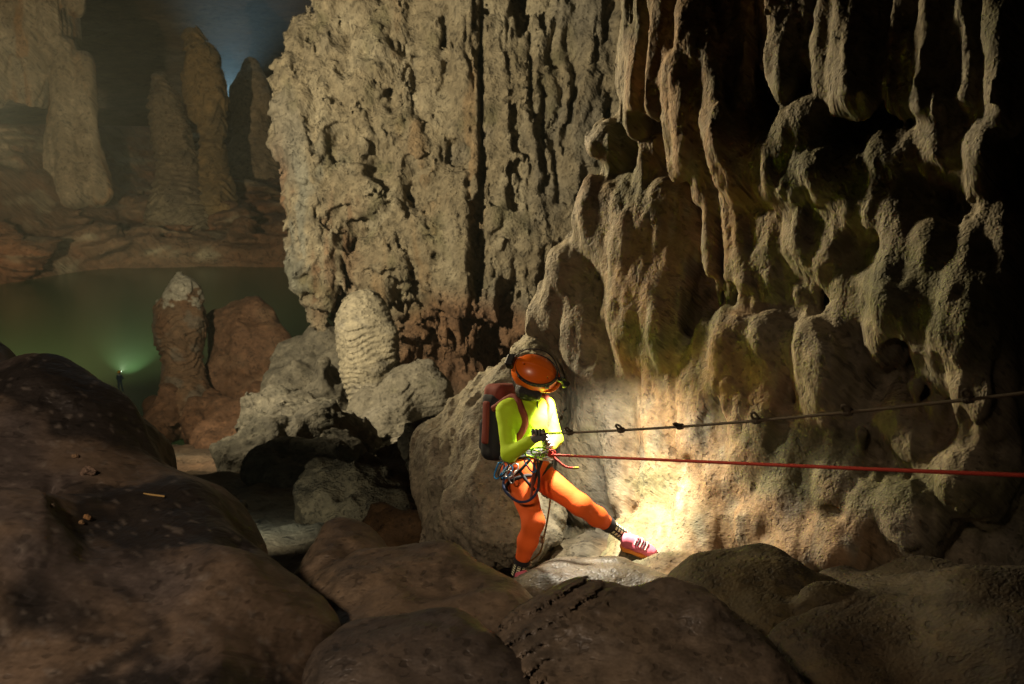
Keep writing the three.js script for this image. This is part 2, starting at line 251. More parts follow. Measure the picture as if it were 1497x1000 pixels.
{
  const f = new Field([-1.4, -3.7, -0.95], [6.2, 2.3, 1.15], 0.021);
  const W = f.nx, H = f.ny, hgt = new Float32Array(W * H), lim = new Float32Array(H);
  const ledge = onWall(900, 840, 0).y, topEdge = onWall(1000, 250, 0.3).y;
  for (let y = 0; y < H; y++) {
    const Y = f.lo[1] + y * f.c; lim[y] = rimAt(Y);
    for (let x = 0; x < W; x++) {
      const X = f.lo[0] + x * f.c; let h = 0.16 * fbm(X * 1.1, Y * 0.8, 4.2, 3) - 0.02;
      h += 0.5 * sm(ledge + 0.5, ledge - 0.35, Y) * sm(-0.3, 1.2, X); h += sm(2.5, 5, X) * 0.15;
      h += 0.16 * sm(topEdge - 0.1, topEdge + 0.6, Y) * sm(1.4, 2.1, X);
      hgt[y * W + x] = h;
    }
  }
  const lo = f.lo, c = f.c;
  f.base((x, y, z) => { const xi = Math.round((x - lo[0]) / c), yi = Math.round((y - lo[1]) / c), a = (z - hgt[yi * W + xi]) * 0.9, b = (lim[yi] - x) * 0.9 - Math.min(0, z) * 0; return -f.join(-a, -b, 0.3); });
  f.warp = [0.07, 2.6, 1.5];
  for (const [px, py, rx, ry, out, rz] of bulges) { const k = wallPx(px, py, out); f.blob(onWall(px, py, out * 0.7), [rx * k * 1.05, ry * k * 1.1, rz], 0.11); }
  for (const [x0, y0, x1, y1, r0, r1, o0, o1] of drapes) { const k0 = wallPx(x0, y0, o0), k1 = wallPx(x1, y1, o1); f.cap(onWall(x0, y0, o0), onWall(x1, y1, o1), r0 * k0, r1 * k1, 0.035); }
  // little teeth along the lower lips of the lumps, and pits
  for (let i = 0; i < 150; i++) { const px = 1050 + rnd() * 430, py = 330 + rnd() * 330, k = wallPx(px, py, 0.28), o = 0.2 + rnd() * 0.14, L = 18 + rnd() * 45; f.cap(onWall(px, py, o), onWall(px + (rnd() - 0.5) * 6, py + L, o - 0.06), (5 + rnd() * 6) * k, (3 + rnd() * 4) * k, 0.03); }
  f.carve(onWall(1190, 762, 0.62), [0.13, 0.06, 0.25], 0.05); f.carve(onWall(1128, 640, 0.5), [0.05, 0.12, 0.15], 0.06); f.carve(onWall(1040, 410, 0.2), [0.06, 0.05, 0.2], 0.05);
  f.rough(0.16, (x, y, z) => {
    const up = sm(-0.5, 0.2, y - 0.05 * Math.sin(x * 3)) * sm(1.2, 1.6, x + 0.0), w = 0.35 * n3(x * 1.5, y * 0.9, z * 1.5);
    const flute = ridged(x * 8 + w, y * 0.9, z * 8 + w, 2), drip = fbm(x * 5 + w, y * 1.4, z * 5, 3), knob = fbm(x * 9, y * 6, z * 9, 3);
    return -(0.012 + 0.036 * up) * flute - 0.012 * up * ridged(x * 15 + w, y * 1.2, z * 15, 1) - 0.075 * drip - 0.018 * knob;
  });
  const g = f.mesh({ uv: [0.9, 0.9], fine: (x, y, z) => 0.005 * n3(x * 24, y * 11, z * 24) + 0.004 * n3(x * 50, y * 38, z * 50) * (0.4 + sm(-0.2, 0.3, n3(x * 2, y * 2, z * 2 + 5))), color: (x, y, z, o) => {
    o[0] = C.tan[0]; o[1] = C.tan[1]; o[2] = C.tan[2];
    const s = fbm(x * 2.2, y * 0.8, z * 2.2, 4), q = fbm(x * 0.9 + 4, y * 0.7, z, 3), t = fbm(x * 7, y * 2.5, z * 7, 3);
    mixInto(o, C.grey, sm(-0.1, 0.35, s)); mixInto(o, C.ochre, 0.62 * sm(0.02, 0.34, q + 0.36 * sm(1.9, 2.5, x) * sm(4.2, 3.2, x) - 0.06) * sm(-0.25, 0.2, t + 0.2)); mixInto(o, C.olive, 0.8 * sm(0.1, 0.4, fbm(x * 1.3 + 11, y * 1.6, z * 1.3, 4) + 0.1 * sm(1.8, 2.4, x))); mixInto(o, C.pale, 0.5 * sm(0.12, 0.4, t));
  } });
  const m = mesh('rock_face', g, M.wall, wallGroup); m.userData.label = 'tan and ochre flowstone face with rounded lumps and hanging columns';
}
lap('right wall');

// ---------------------------------------------------------------- the great back wall
{
  const D = 65, o0 = at(650, 300, D), f = new Field([-13.5, -19, -9], [17, 14, 5], 0.15), px = (x, y, d = D) => at(x, y, d).sub(o0);
  const S = D / FPX, col = (x) => 650 + x / S;
  const edge = [[470, -400], [452, 0], [432, 60], [412, 120], [400, 190], [415, 250], [436, 320], [424, 400], [470, 500], [560, 560], [640, 640]].map(([x, y]) => px(x, y));
  const edgeAt = (y) => { for (let i = 1; i < edge.length; i++) if (y > edge[i].y) { const a = edge[i - 1], b = edge[i]; return a.x + (b.x - a.x) * clamp((a.y - y) / (a.y - b.y)); } return edge[edge.length - 1].x; };
  f.base((x, y, z) => { const a = z - (1.4 * sm(-8, -1, x) - 0.6 + 0.02 * (x - 2) * (x - 2) * 0.12), b = edgeAt(y) - x; return -f.join(-a, -(b + 0.9) * 0.9, 1.6); });
  // broad pillars
  for (const [x, r, o, y1] of [[500, 26, .3, 330], [545, 24, .6, 300], [590, 24, .4, 340], [632, 22, .5, 420], [690, 26, 1.3, 430], [735, 24, 1.1, 460], [778, 20, .9, 480], [815, 22, .5, 470], [850, 22, .8, 520], [880, 18, .4, 520], [662, 18, .8, 380], [905, 16, .7, 260]]) f.cap(px(x, -250).setZ(o), px(x - 6, y1).setZ(o * 1.6 + 0.4), r * S, r * S * 1.2, 0.6);
  // layered lumps on the outer edge, hanging blade below
  for (const [x, y, rx, ry, o] of [[455, 62, 28, 34, -.6], [446, 115, 34, 28, .2], [458, 160, 40, 30, .6], [443, 205, 32, 36, .4], [470, 240, 40, 40, 1], [450, 290, 30, 40, .4], [520, 265, 55, 50, 1.2], [480, 330, 40, 60, 1.4], [560, 380, 46, 60, 1.6], [620, 330, 40, 60, 1.4], [650, 400, 40, 50, 1.5], [720, 350, 40, 60, 1.6], [790, 340, 40, 60, 1.3], [850, 360, 40, 80, 1.2], [600, 200, 40, 50, .9], [520, 150, 40, 50, .9], [560, 90, 40, 40, .9]]) f.blob(px(x, y).setZ(o), [rx * S, ry * S, 1.5], 0.8);
  for (const [x0, y0, x1, y1, r0, r1, o] of [[455, 300, 450, 400, 22, 22, 1.6], [450, 380, 468, 480, 22, 5, 1.4], [490, 330, 480, 440, 18, 12, 2], [520, 350, 518, 420, 16, 8, 2.2], [545, 380, 540, 440, 12, 4, 2.2], [590, 380, 585, 425, 12, 4, 2.4], [600, 390, 596, 470, 7, 3, 2.6], [570, 400, 572, 460, 9, 3, 2.4]]) f.cap(px(x0, y0).setZ(o), px(x1, y1).setZ(o), r0 * S, r1 * S, 0.5);
  // the hollow at the foot, the pocket half way up, clefts between pillars
  f.carve(px(690, 560).setZ(2.6), [125 * S, 105 * S, 4.6], 0.7); f.carve(px(668, 225).setZ(2.6), [24 * S, 21 * S, 1.7], 0.25); f.carve(px(755, 300).setZ(2.2), [12 * S, 14 * S, 1.2], 0.25); f.carve(px(745, 440).setZ(3), [26 * S, 40 * S, 1.6], 0.3);
  for (const [x, y, ry, rx] of [[706, 160, 170, 5], [612, 120, 60, 9], [775, 60, 120, 7], [792, 170, 60, 8], [700, 360, 80, 7], [655, 80, 70, 4], [832, 130, 90, 6], [560, 240, 30, 16], [500, 210, 30, 14], [580, 150, 26, 12], [610, 285, 26, 12], [535, 330, 20, 24], [745, 260, 40, 6]]) f.carve(px(x, y).setZ(2.7), [rx * S * 1.3, ry * S, 1.6], 0.5);
  for (let i = 0; i < 130; i++) { const x = 575 + rnd() * 215, y = 395 + rnd() * 75 + 25 * Math.sin(x * 0.05), L = 12 + rnd() * 46, z = -1.2 + rnd() * 3.2, p = px(x, y - 20).setZ(z); f.cap(p, px(x, y + L).setZ(z), (2.5 + rnd() * 4) * S, 0.1, 0.2); }
  for (let i = 0; i < 60; i++) { const x = 640 + rnd() * 250, y = 20 + rnd() * 380, L = 30 + rnd() * 90, z = 1.2 + rnd() * 0.7; f.cap(px(x, y).setZ(z), px(x + (rnd() - .5) * 5, y + L).setZ(z - 0.1), (3 + rnd() * 4) * S, 2 * S, 0.25); }
  f.rough(2.2, (x, y, z) => {
    const left = sm(2.5, -3.5, x + 1.5 * n3(x * 0.3, y * 0.2, 1)), w = 0.8 * n3(x * 0.5, y * 0.3, z * 0.5);
    const flute = ridged(x * 1.1 + w, y * 0.12, z * 1.1, 3), pit = ridged(x * 0.75 + w, y * 0.6, z * 0.75, 4), nod = fbm(x * 1.6, y * 1.1, z * 1.6, 3), layer = n3(x * 0.4, y * 2.2 + 0.5 * x, z * 0.4);
    return 0.5 - (0.5 * (1 - left) + 0.2) * flute - (0.3 + 0.55 * left) * pit - 0.28 * nod - 0.1 * layer * left - 0.9 * fbm(x * 0.22, y * 0.1, z * 0.22 + 3, 3);
  });
  const g = f.mesh({ uv: [5, 5], fine: (x, y, z) => 0.06 * n3(x * 3.4, y * 2.2, z * 3.4) + 0.05 * ridged(x * 3, y * 1.2, z * 3, 2), color: (x, y, z, o) => {
    o[0] = C.tan[0]; o[1] = C.tan[1]; o[2] = C.tan[2];
    const st = fbm(x * 0.5, y * 0.07, z * 0.5, 4), q = fbm(x * 0.2, y * 0.14, 3 + z * 0.2, 4);
    mixInto(o, C.pale, sm(0, 0.4, fbm(x * 0.35 + 5, y * 0.3, z * 0.3, 4))); mixInto(o, C.grey, 0.8 * sm(0.05, 0.35, q)); mixInto(o, C.ochre, 0.35 * sm(0.2, 0.42, st)); mixInto(o, C.olive, 0.5 * sm(0.1, 0.4, fbm(x * 0.4 + 20, y * 0.3, z * 0.4, 4)));
    const lowleft = sm(3, 0, Math.hypot(x + 8, (y + 1.5) * 0.6) - 1.5); mixInto(o, st > 0 ? C.rust : C.blue, 0.7 * lowleft * sm(0.02, 0.2, Math.abs(st)));
    mixInto(o, C.rust, 0.75 * sm(4.8, 3.2, Math.hypot((x - 1.8) * 0.8, y + 9) + 1.6 * q));
  } });
  const m = structure(mesh('back_wall', g, M.back)); m.position.copy(o0);
}
lap('back wall');

// ---------------------------------------------------------------- far bank beyond the pool and the wall at its left
{
  const o0 = at(220, 390, 182), f = new Field([-62, -6, -66], [44, 24, 52], 0.42);
  f.base((x, y, z) => {
    const shore = 3 * fbm(x * 0.05, 2, 7, 3) * 2 + sm(-5, -27, x) * 45 - sm(10, 40, x) * 2, back = shore - z;      // metres behind the shoreline
    const h = Math.min(4.2 + 0.1 * Math.max(0, back), 4.2 + 0.1 * 80) * sm(-1.5, 2.2, back) + 0.18 * Math.max(0, back - 12) + 9 * sm(-6, -22, x) * sm(6, 26, back) - 4.5 * sm(0.5, -4, back) + 2.2 * fbm(x * 0.07, 1, z * 0.07, 4);
    return (y - h) * 0.75;
  });
  for (let i = 0; i < 46; i++) { const x = -58 + rnd() * 96, b = rnd() * 34, r = 1.2 + rnd() * 3.2; f.blob([x, 3.2 + b * 0.16 + rnd() * 1.5, 2 - b + sm(-5, -27, x) * 43], [r * (1 + rnd()), r * 0.7, r * 1.1], 0.5); }
  f.rough(4.2, (x, y, z) => { const w = 3 * n3(x * 0.05, y * 0.05, z * 0.05); return 0.5 - 1.3 * n3(x * 0.09, y * 0.8 + w + x * 0.03, z * 0.09) - 1.6 * ridged(x * 0.13, y * 0.24, z * 0.13, 4) - 0.6 * n3(x * 0.3, y * 1.4 + w * 2, z * 0.3); });
  const g = f.mesh({ uv: [14, 14], fine: (x, y, z) => 0.16 * n3(x * 0.9, y * 2.2, z * 0.9), color: (x, y, z, o) => {
    o[0] = C.brown[0]; o[1] = C.brown[1]; o[2] = C.brown[2]; mixInto(o, C.rust, 0.7 * sm(0, 0.3, fbm(x * 0.07, y * 0.15, z * 0.07, 4))); mixInto(o, C.tan, sm(0.05, 0.35, fbm(x * 0.12 + 8, y * 0.3, z * 0.12, 4)));
  } });
  structure(mesh('far_bank', g, M.far)).position.copy(o0);
}
{
  const D = 178, S = D / FPX, o0 = at(60, 120, D), px = (x, y) => at(x, y, D).sub(o0), f = new Field([-24, -22, -9], [14, 22, 8], 0.3);
  f.base((x, y, z) => { const e = 2.2 - 0.12 * (y + 4) + (y > 4 ? 0 : 0.42 * (y - 4)) + 1.2 * fbm(y * 0.2, 3, 1, 3) + 3.2 * sm(2, 9, y); return -f.join(-(z * 0.9 - 0.8), -(x - e) * 0.8, 2) ; });
  f.box([-24, -22, -9], [14, 22, 8], (x, y, z, d) => Math.max(d, -(y + 4.5 + 0.35 * x)));
  for (const [x0, y0, x1, y1, r0, r1, z] of [[18, -120, 16, 60, 20, 22, 1], [52, -120, 44, 70, 16, 16, 1.2], [84, -120, 78, 40, 16, 14, .6], [2, 60, -6, 140, 22, 16, 1], [115, -120, 118, 10, 18, 14, -.4], [92, 70, 78, 220, 15, 17, -1.4], [86, 190, 92, 280, 15, 26, -.6], [116, 90, 112, 200, 14, 16, -2.4], [112, 200, 120, 280, 16, 24, -2.4], [74, 180, 64, 280, 14, 24, -1.6]]) f.cap(px(x0, y0).setZ(z), px(x1, y1).setZ(z), r0 * S, r1 * S, 0.9);
  f.rough(1.4, (x, y, z) => -0.5 * ridged(x * 0.5, y * 0.1, z * 0.5, 3) - 0.35 * fbm(x * 0.6, y * 0.4, z * 0.6, 3));
  const g = f.mesh({ uv: [9, 9], color: (x, y, z, o) => { o[0] = C.tan[0]; o[1] = C.tan[1]; o[2] = C.tan[2]; mixInto(o, C.pale, sm(-0.1, 0.2, fbm(x * 0.3, y * 0.1, z * 0.3, 4))); mixInto(o, C.ochre, 0.7 * sm(0.05, 0.3, fbm(x * 0.35 + 7, y * 0.06, z * 0.3, 3))); } });
  structure(mesh('side_wall', g, M.far)).position.copy(o0);
}
lap('far');
// ---------------------------------------------------------------- boulders and stalagmites
// rows: bearing x, y, metres ahead, half width and half height as seen, half depth in metres
function sculptRock(rows, cell, { k = 0.12, rough, band = 0.2, fine, color, uv, caps = [], cuts = [], skew, warp = null } = {}) {
  const o0 = at(...rows[0].slice(0, 3)), B = rows.map(([x, y, d, rx, ry, rz]) => ({ p: at(x, y, d).sub(o0), r: [rx * d / FPX, ry * d / FPX, rz] }));
  const lo = [1e9, 1e9, 1e9], hi = [-1e9, -1e9, -1e9], grow = (p, r) => ['x', 'y', 'z'].forEach((a, i) => { lo[i] = Math.min(lo[i], p[a] - r[i] - 4 * cell - k); hi[i] = Math.max(hi[i], p[a] + r[i] + 4 * cell + k); });
  B.forEach(({ p, r }) => grow(p, r));
  const K = caps.map(([x0, y0, d0, r0, x1, y1, d1, r1]) => ({ a: at(x0, y0, d0).sub(o0), b: at(x1, y1, d1).sub(o0), ra: r0 * d0 / FPX, rb: r1 * d1 / FPX }));
  K.forEach(({ a, b, ra, rb }) => { grow(a, [ra, ra, ra]); grow(b, [rb, rb, rb]); });
  const f = new Field(lo, hi, cell); f.warp = warp;
  B.forEach(({ p, r }) => f.blob(p, r, k)); K.forEach(({ a, b, ra, rb }) => f.cap(a, b, ra, rb, k));
  cuts.forEach(([x, y, d, rx, ry, rz, ck = k * 0.5]) => f.carve(at(x, y, d).sub(o0), [rx * d / FPX, ry * d / FPX, rz], ck));
  if (rough) f.rough(band, rough);
  return { g: f.mesh({ fine, color, uv, skew }), o0 };
}
function rockThing(name, label, category, rows, cell, m, opt, grp) {
  const { g, o0 } = sculptRock(rows, cell, opt), o = mesh(name, g, m); o.position.copy(o0); return tag(o, label, category, grp);
}
const paint = (a, list) => (x, y, z, o) => { o[0] = a[0]; o[1] = a[1]; o[2] = a[2]; for (const [c, w, lo, hi, fx, fy, fz, sh] of list) mixInto(o, c, w * sm(lo, hi, fbm(x * fx + sh, y * fy, z * fz - sh, 4))); };

// near rocks
const hill = rockThing('dark_flowstone_hill', 'large dark brown flowstone hump streaked black, in the left foreground', 'rock', [[35, 735, 5.2, 205, 195, 1.0], [178, 905, 4.8, 198, 215, .9], [300, 1010, 4.2, 180, 200, .7], [-20, 980, 4.0, 300, 230, .8], [-160, 660, 5.4, 180, 175, 1.0], [90, 1100, 3.6, 330, 170, .8], [318, 885, 4.9, 66, 88, .5]], 0.02, M.dark, {
  k: 0.2, warp: [0.12, 1.3, 1.3], band: 0.25, uv: [1.1, 1.1],
  cuts: [[62, 700, 4.35, 12, 45, .12, .08], [345, 800, 4.3, 12, 90, .1, .1], [140, 560, 4.6, 20, 14, .2, .1]],
  rough: (x, y, z) => { const w = 0.6 * n3(x * 1.2, y * 1.2, z * 1.2); return -0.05 * fbm(x * 2.2, y * 1.6, z * 2.2, 4) - 0.018 * ridged(x * 4 + w * 2, y * 3, z * 1.4, 3); },
  fine: (x, y, z) => 0.003 * n3(x * 22, y * 9, z * 22) + 0.002 * n3(x * 48, y * 40, z * 48),
  color: (x, y, z, o) => { const w = 0.5 * n3(x * 1.6, y * 1.6, z * 1.6), s = fbm(x * 1.3 + w, y * 0.9, z * 1.3 + 5, 4), st = fbm(x * 9 + 3 * w, y * 2.2 + 2 * w, z * 5, 3); o[0] = 0.16; o[1] = 0.122; o[2] = 0.092; mixInto(o, [0.1, 0.085, 0.082], sm(-0.1, 0.3, fbm(x * 2 + 3, y * 2, z * 2, 3))); mixInto(o, C.black, 0.94 * sm(-0.04, 0.14, s + 0.28 * st)); mixInto(o, [0.2, 0.18, 0.165], 0.6 * sm(0.42, 0.5, n3(x * 26, y * 26, z * 26))); },
});
const smooth = (a, tint) => ({ k: 0.12, warp: [0.08, 1.6, 1.6], band: 0.25, uv: [0.9, 0.9], rough: (x, y, z) => -0.07 * fbm(x * 2.4, y * 2.4, z * 2.4, 4) - 0.003 * n3(x * 3, y * 16 + 2 * n3(x * 2, y * 2, z * 2), z * 3), fine: (x, y, z) => 0.002 * n3(x * 30, y * 30, z * 30), color: paint(a, [[tint, 0.8, -0.05, 0.3, 2.2, 2.2, 2.2, 3], [[a[0] * 1.4, a[1] * 1.35, a[2] * 1.25], 0.6, 0, 0.3, 5, 9, 5, 8], [C.black, 0.5, 0.22, 0.36, 3, 3, 3, 14]]) });
rockThing('smooth_rock', 'smooth brown double lobed rock beside the dark hump', 'rock', [[620, 905, 5.0, 172, 92, .6], [500, 874, 5.5, 84, 78, .55], [560, 935, 4.6, 90, 48, .4], [690, 925, 4.8, 98, 68, .4], [470, 960, 4.9, 110, 90, .5]], 0.017, M.wet, smooth([0.21, 0.165, 0.122], [0.13, 0.11, 0.09]));
rockThing('rounded_rock', 'dark rounded rock in front of the smooth lobed rock', 'rock', [[630, 1040, 3.9, 155, 130, .5], [540, 1050, 3.8, 90, 90, .4], [715, 1040, 3.9, 60, 100, .35]], 0.015, M.wet, smooth([0.1, 0.085, 0.075], [0.06, 0.055, 0.052]));
rockThing('ridged_rock', 'grey brown rock slab with curved step ridges along its flank', 'rock', [[955, 1015, 4.2, 195, 150, .55], [860, 1010, 4.1, 120, 120, .5], [1060, 1040, 4.2, 110, 120, .5], [780, 1020, 4.0, 60, 72, .3]], 0.014, M.wet, { ...smooth([0.17, 0.14, 0.11], [0.11, 0.095, 0.08]),
  rough: (x, y, z) => { const w = 0.25 * n3(x * 3, y * 3, z * 3), s = (x * 1.3 - y * 2.1 + z * 0.7) * 7 + 4 * w, saw = s - Math.floor(s); return -0.07 * fbm(x * 2.4, y * 2.4, z * 2.4, 4) - 0.05 * saw * sm(-0.15, 0.25, n3(x * 1.6 + 3.2, y * 1.6, z * 1.6) - x * 0.5); } });
rockThing('layered_rock', 'thin layered rock step in front of the lit foot of the wall', 'rock', [[885, 878, 6.1, 125, 40, .4], [985, 882, 6.0, 70, 28, .35], [800, 886, 6.1, 80, 44, .4], [905, 852, 6.2, 60, 16, .3]], 0.016, M.wet, { ...smooth([0.14, 0.11, 0.066], [0.1, 0.085, 0.052]), rough: (x, y, z) => -0.03 * n3(x * 1.5, y * 9 + 2 * n3(x * 2, y * 3, z * 2), z * 2) - 0.03 * fbm(x * 2.5, y * 2.5, z * 2.5, 3) });
rockThing('mossy_rock', 'olive brown hump with a small knob between the ridged slab and the wall', 'rock', [[1115, 900, 5.2, 118, 90, .5], [1050, 900, 5.3, 70, 60, .4], [1195, 905, 5.2, 70, 62, .4], [1188, 862, 4.86, 20, 17, .09], [1215, 870, 4.9, 22, 16, .09]], 0.016, M.wall, smooth([0.1, 0.08, 0.035], [0.07, 0.06, 0.03]));
rockThing('floor_rock', 'broad dark brown rock hump at the foot of the right hand wall', 'rock', [[1330, 1000, 4.7, 190, 125, .6], [1480, 985, 4.4, 150, 145, .6], [1270, 930, 5.2, 100, 70, .5], [1420, 890, 5.0, 150, 55, .5], [1210, 1010, 4.4, 90, 70, .4]], 0.02, M.wall, smooth([0.08, 0.06, 0.03], [0.055, 0.043, 0.026]));
// the pale boulder beside the climber
rockThing('pale_boulder', 'pale jagged boulder standing behind the climber, lit from the side', 'boulder', [[692, 705, 8.25, 66, 118, .4], [662, 682, 8.6, 50, 60, .4], [735, 625, 8.0, 58, 88, .35], [782, 560, 8.05, 44, 66, .35], [702, 640, 8.35, 52, 46, .35], [678, 770, 8.25, 38, 60, .35], [745, 760, 7.65, 70, 70, .32], [725, 700, 7.85, 50, 100, .3]], 0.017, M.wall, {
  k: 0.22, warp: [0.1, 2, 1.6], band: 0.3, uv: [0.8, 0.8], rough: (x, y, z) => { const w = 0.4 * n3(x * 2, y * 2, z * 2); return -0.09 * ridged(x * 3 + w, y * 1.6 + 0.9 * x, z * 3, 4) - 0.03 * fbm(x * 5, y * 4, z * 5, 3); }, fine: (x, y, z) => 0.007 * n3(x * 26, y * 18, z * 26) + 0.004 * n3(x * 55, y * 45, z * 55),
  color: paint([0.4, 0.37, 0.27], [[C.grey, 0.6, 0, 0.3, 3, 2, 3, 2], [C.olive, 0.4, 0.1, 0.4, 2, 2, 2, 9], [C.pale, 0.6, 0, 0.25, 8, 6, 8, 5]]) });
{ // loose stones and a twig lying on the hump
  scene.updateMatrixWorld(true);
  const ray = new THREE.Raycaster(), put = (px, py) => { ray.set(V(0, 0, 0), at(px, py, 1).normalize()); return ray.intersectObject(hill)[0]; };
  for (const [px, py, r, col, w] of [[128, 692, 0.026, [0.24, 0.17, 0.13], 'largest loose stone, pinkish brown, on the dark hump'], [126, 757, 0.014, [0.36, 0.2, 0.08], 'small orange brown stone on the dark hump'], [118, 765, 0.01, [0.34, 0.22, 0.11], 'tiny tan stone beside the orange brown one on the dark hump'], [110, 668, 0.012, [0.3, 0.2, 0.12], 'small tan stone above the largest loose stone on the dark hump'], [74, 740, 0.01, [0.3, 0.24, 0.18], 'lone grey tan pebble on the left flank of the dark hump']]) {
    const h = put(px, py); if (!h) continue; const f = new Field([-r * 1.9, -r * 1.9, -r * 1.9], [r * 1.9, r * 1.9, r * 1.9], r * 0.2); f.blob([0, 0, 0], [r * 1.2, r * 0.8, r], r * 0.1).rough(r, (x, y, z) => -0.5 * r * n3(x / r + px, y / r, z / r));
    const o = mesh('loose_stone', f.mesh({ uv: [0.2, 0.2], color: (x, y, z, q) => { q[0] = col[0]; q[1] = col[1]; q[2] = col[2]; } }), M.wall); o.position.copy(h.point).addScaledVector(h.face.normal, r * 0.35); tag(o, w, 'stone', 'loose stones on the dark hump');
  }
  const h = put(225, 725), n = h && h.face.normal; if (h) { const e = RGT.clone().addScaledVector(n, -RGT.dot(n)).normalize(); tag(mesh('twig', new THREE.TubeGeometry(new THREE.CatmullRomCurve3([-1, -0.4, 0.3, 1].map((t) => h.point.clone().addScaledVector(e, t * 0.045).addScaledVector(n, 0.004 + 0.004 * t))), 12, 0.0045, 6), new THREE.MeshStandardMaterial({ color: new THREE.Color().setRGB(0.3, 0.2, 0.07), roughness: 0.9 })), 'short yellowish twig lying on the dark hump', 'twig'); }
}
lap('near rocks');

// rocks down in the hollow and round the pool
const crag = (a, b, s = 1, amp = 1) => ({ k: 0.4 * s, warp: [1.1 * s, 0.28 / s, 0.28 / s], band: 1.3 * s, uv: [4 * s, 4 * s], rough: (x, y, z) => -0.5 * s * amp * ridged(x * 0.5 / s, y * 0.5 / s, z * 0.5 / s, 4) - 0.12 * s * amp * fbm(x * 1.5 / s, y * 2 / s, z * 1.5 / s, 3), fine: (x, y, z) => 0.04 * s * n3(x * 3 / s, y * 4 / s, z * 3 / s), color: paint(a, [[b, 0.9, -0.1, 0.25, 0.4 / s, 0.5 / s, 0.4 / s, 3], [[a[0] * 1.5, a[1] * 1.5, a[2] * 1.5], 0.6, 0.05, 0.3, 1.2 / s, 1.2 / s, 1.2 / s, 7]]) });
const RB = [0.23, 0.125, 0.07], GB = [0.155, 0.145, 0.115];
rockThing('pool_boulder', 'big reddish boulder with a flat peaked top at the pool edge', 'boulder', [[365, 505, 84, 46, 58, 2.6], [345, 478, 84, 26, 34, 2], [392, 520, 84, 26, 50, 2], [370, 560, 84, 55, 40, 2.6], [330, 545, 83, 22, 26, 1.6]], 0.14, M.mid, crag(RB, [0.28, 0.17, 0.1], 1.2, 0.8));
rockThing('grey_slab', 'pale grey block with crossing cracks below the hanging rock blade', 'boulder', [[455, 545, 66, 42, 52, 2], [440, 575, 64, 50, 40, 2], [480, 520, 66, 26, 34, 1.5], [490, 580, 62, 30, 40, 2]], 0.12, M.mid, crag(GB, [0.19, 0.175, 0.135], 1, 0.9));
rockThing('red_rubble', 'heap of reddish brown blocks round the foot of the white topped stalagmite', 'boulder', [[350, 620, 74, 40, 34, 2], [250, 610, 78, 26, 34, 2], [300, 612, 76, 30, 26, 2], [392, 590, 76, 28, 26, 2], [330, 660, 66, 50, 30, 2], [225, 595, 86, 14, 14, 1.4]], 0.14, M.mid, { ...crag(RB, [0.2, 0.1, 0.05], 1), cuts: [[262, 615, 72.5, 12, 26, 2], [312, 622, 71, 18, 14, 2], [390, 560, 80, 30, 8, 2]] });
rockThing('grey_rubble', 'grey rubble blocks in the misty hollow below the grey slab', 'boulder', [[460, 635, 48, 70, 34, 2.5], [410, 625, 52, 50, 26, 2.5], [500, 690, 40, 60, 40, 2], [430, 705, 38, 60, 26, 2], [480, 655, 45, 40, 50, 2], [390, 660, 44, 40, 24, 2]], 0.09, M.mid, crag([0.15, 0.14, 0.11], [0.1, 0.095, 0.07], 0.9, 1.5));
rockThing('hollow_rock', 'dark brown rock in the shade behind the smooth lobed rock', 'boulder', [[600, 795, 11, 50, 46, .5], [560, 800, 11.5, 40, 36, .5], [640, 770, 11, 30, 40, .4]], 0.035, M.wall, crag([0.16, 0.1, 0.045], [0.1, 0.065, 0.035], 0.25, 0.6));
rockThing('hollow_rock', 'dark rock mass filling the hollow below the ringed grey stalagmite', 'boulder', [[520, 745, 24, 60, 60, 1.2], [590, 720, 26, 50, 60, 1.2], [640, 690, 24, 30, 70, 1]], 0.07, M.mid, crag([0.18, 0.14, 0.09], [0.13, 0.105, 0.075], 0.6, 1.2));
const rings = (a, amp, fr, list) => ({ k: 0.5, warp: [0.5, 0.4, 0.4], band: 0.9, uv: [4, 4], rough: (x, y, z) => { const w = n3(x * 0.5, y * 0.5, z * 0.5), s = y * fr + 2.2 * w + 0.5 * n3(x * 1.1, y * 0.4, z * 1.1), t = s - Math.floor(s); return amp * (t - 0.5) * (0.65 + 0.6 * n3(x * 0.7 + 4, y * 0.6, z * 0.7)) - 0.22 * fbm(x * 0.6, y * 0.5, z * 0.6, 3); }, fine: (x, y, z) => 0.03 * n3(x * 3, y * 5, z * 3), color: paint(a, list) });
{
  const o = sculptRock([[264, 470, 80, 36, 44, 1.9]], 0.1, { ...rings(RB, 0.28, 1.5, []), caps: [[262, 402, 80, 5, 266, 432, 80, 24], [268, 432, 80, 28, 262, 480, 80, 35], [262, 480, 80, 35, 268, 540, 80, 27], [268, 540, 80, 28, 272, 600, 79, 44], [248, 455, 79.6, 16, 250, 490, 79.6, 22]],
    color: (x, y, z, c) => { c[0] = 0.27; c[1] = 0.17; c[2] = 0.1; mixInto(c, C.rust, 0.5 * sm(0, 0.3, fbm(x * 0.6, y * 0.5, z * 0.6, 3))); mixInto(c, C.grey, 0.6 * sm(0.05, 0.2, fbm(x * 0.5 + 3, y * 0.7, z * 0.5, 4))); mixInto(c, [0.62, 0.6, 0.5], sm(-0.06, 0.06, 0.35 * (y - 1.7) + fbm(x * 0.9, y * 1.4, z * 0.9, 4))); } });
  const m = mesh('stalagmite', o.g, M.mid); m.position.copy(o.o0); tag(m, 'tall reddish stalagmite with a white calcite top standing in the green pool', 'stalagmite');
}
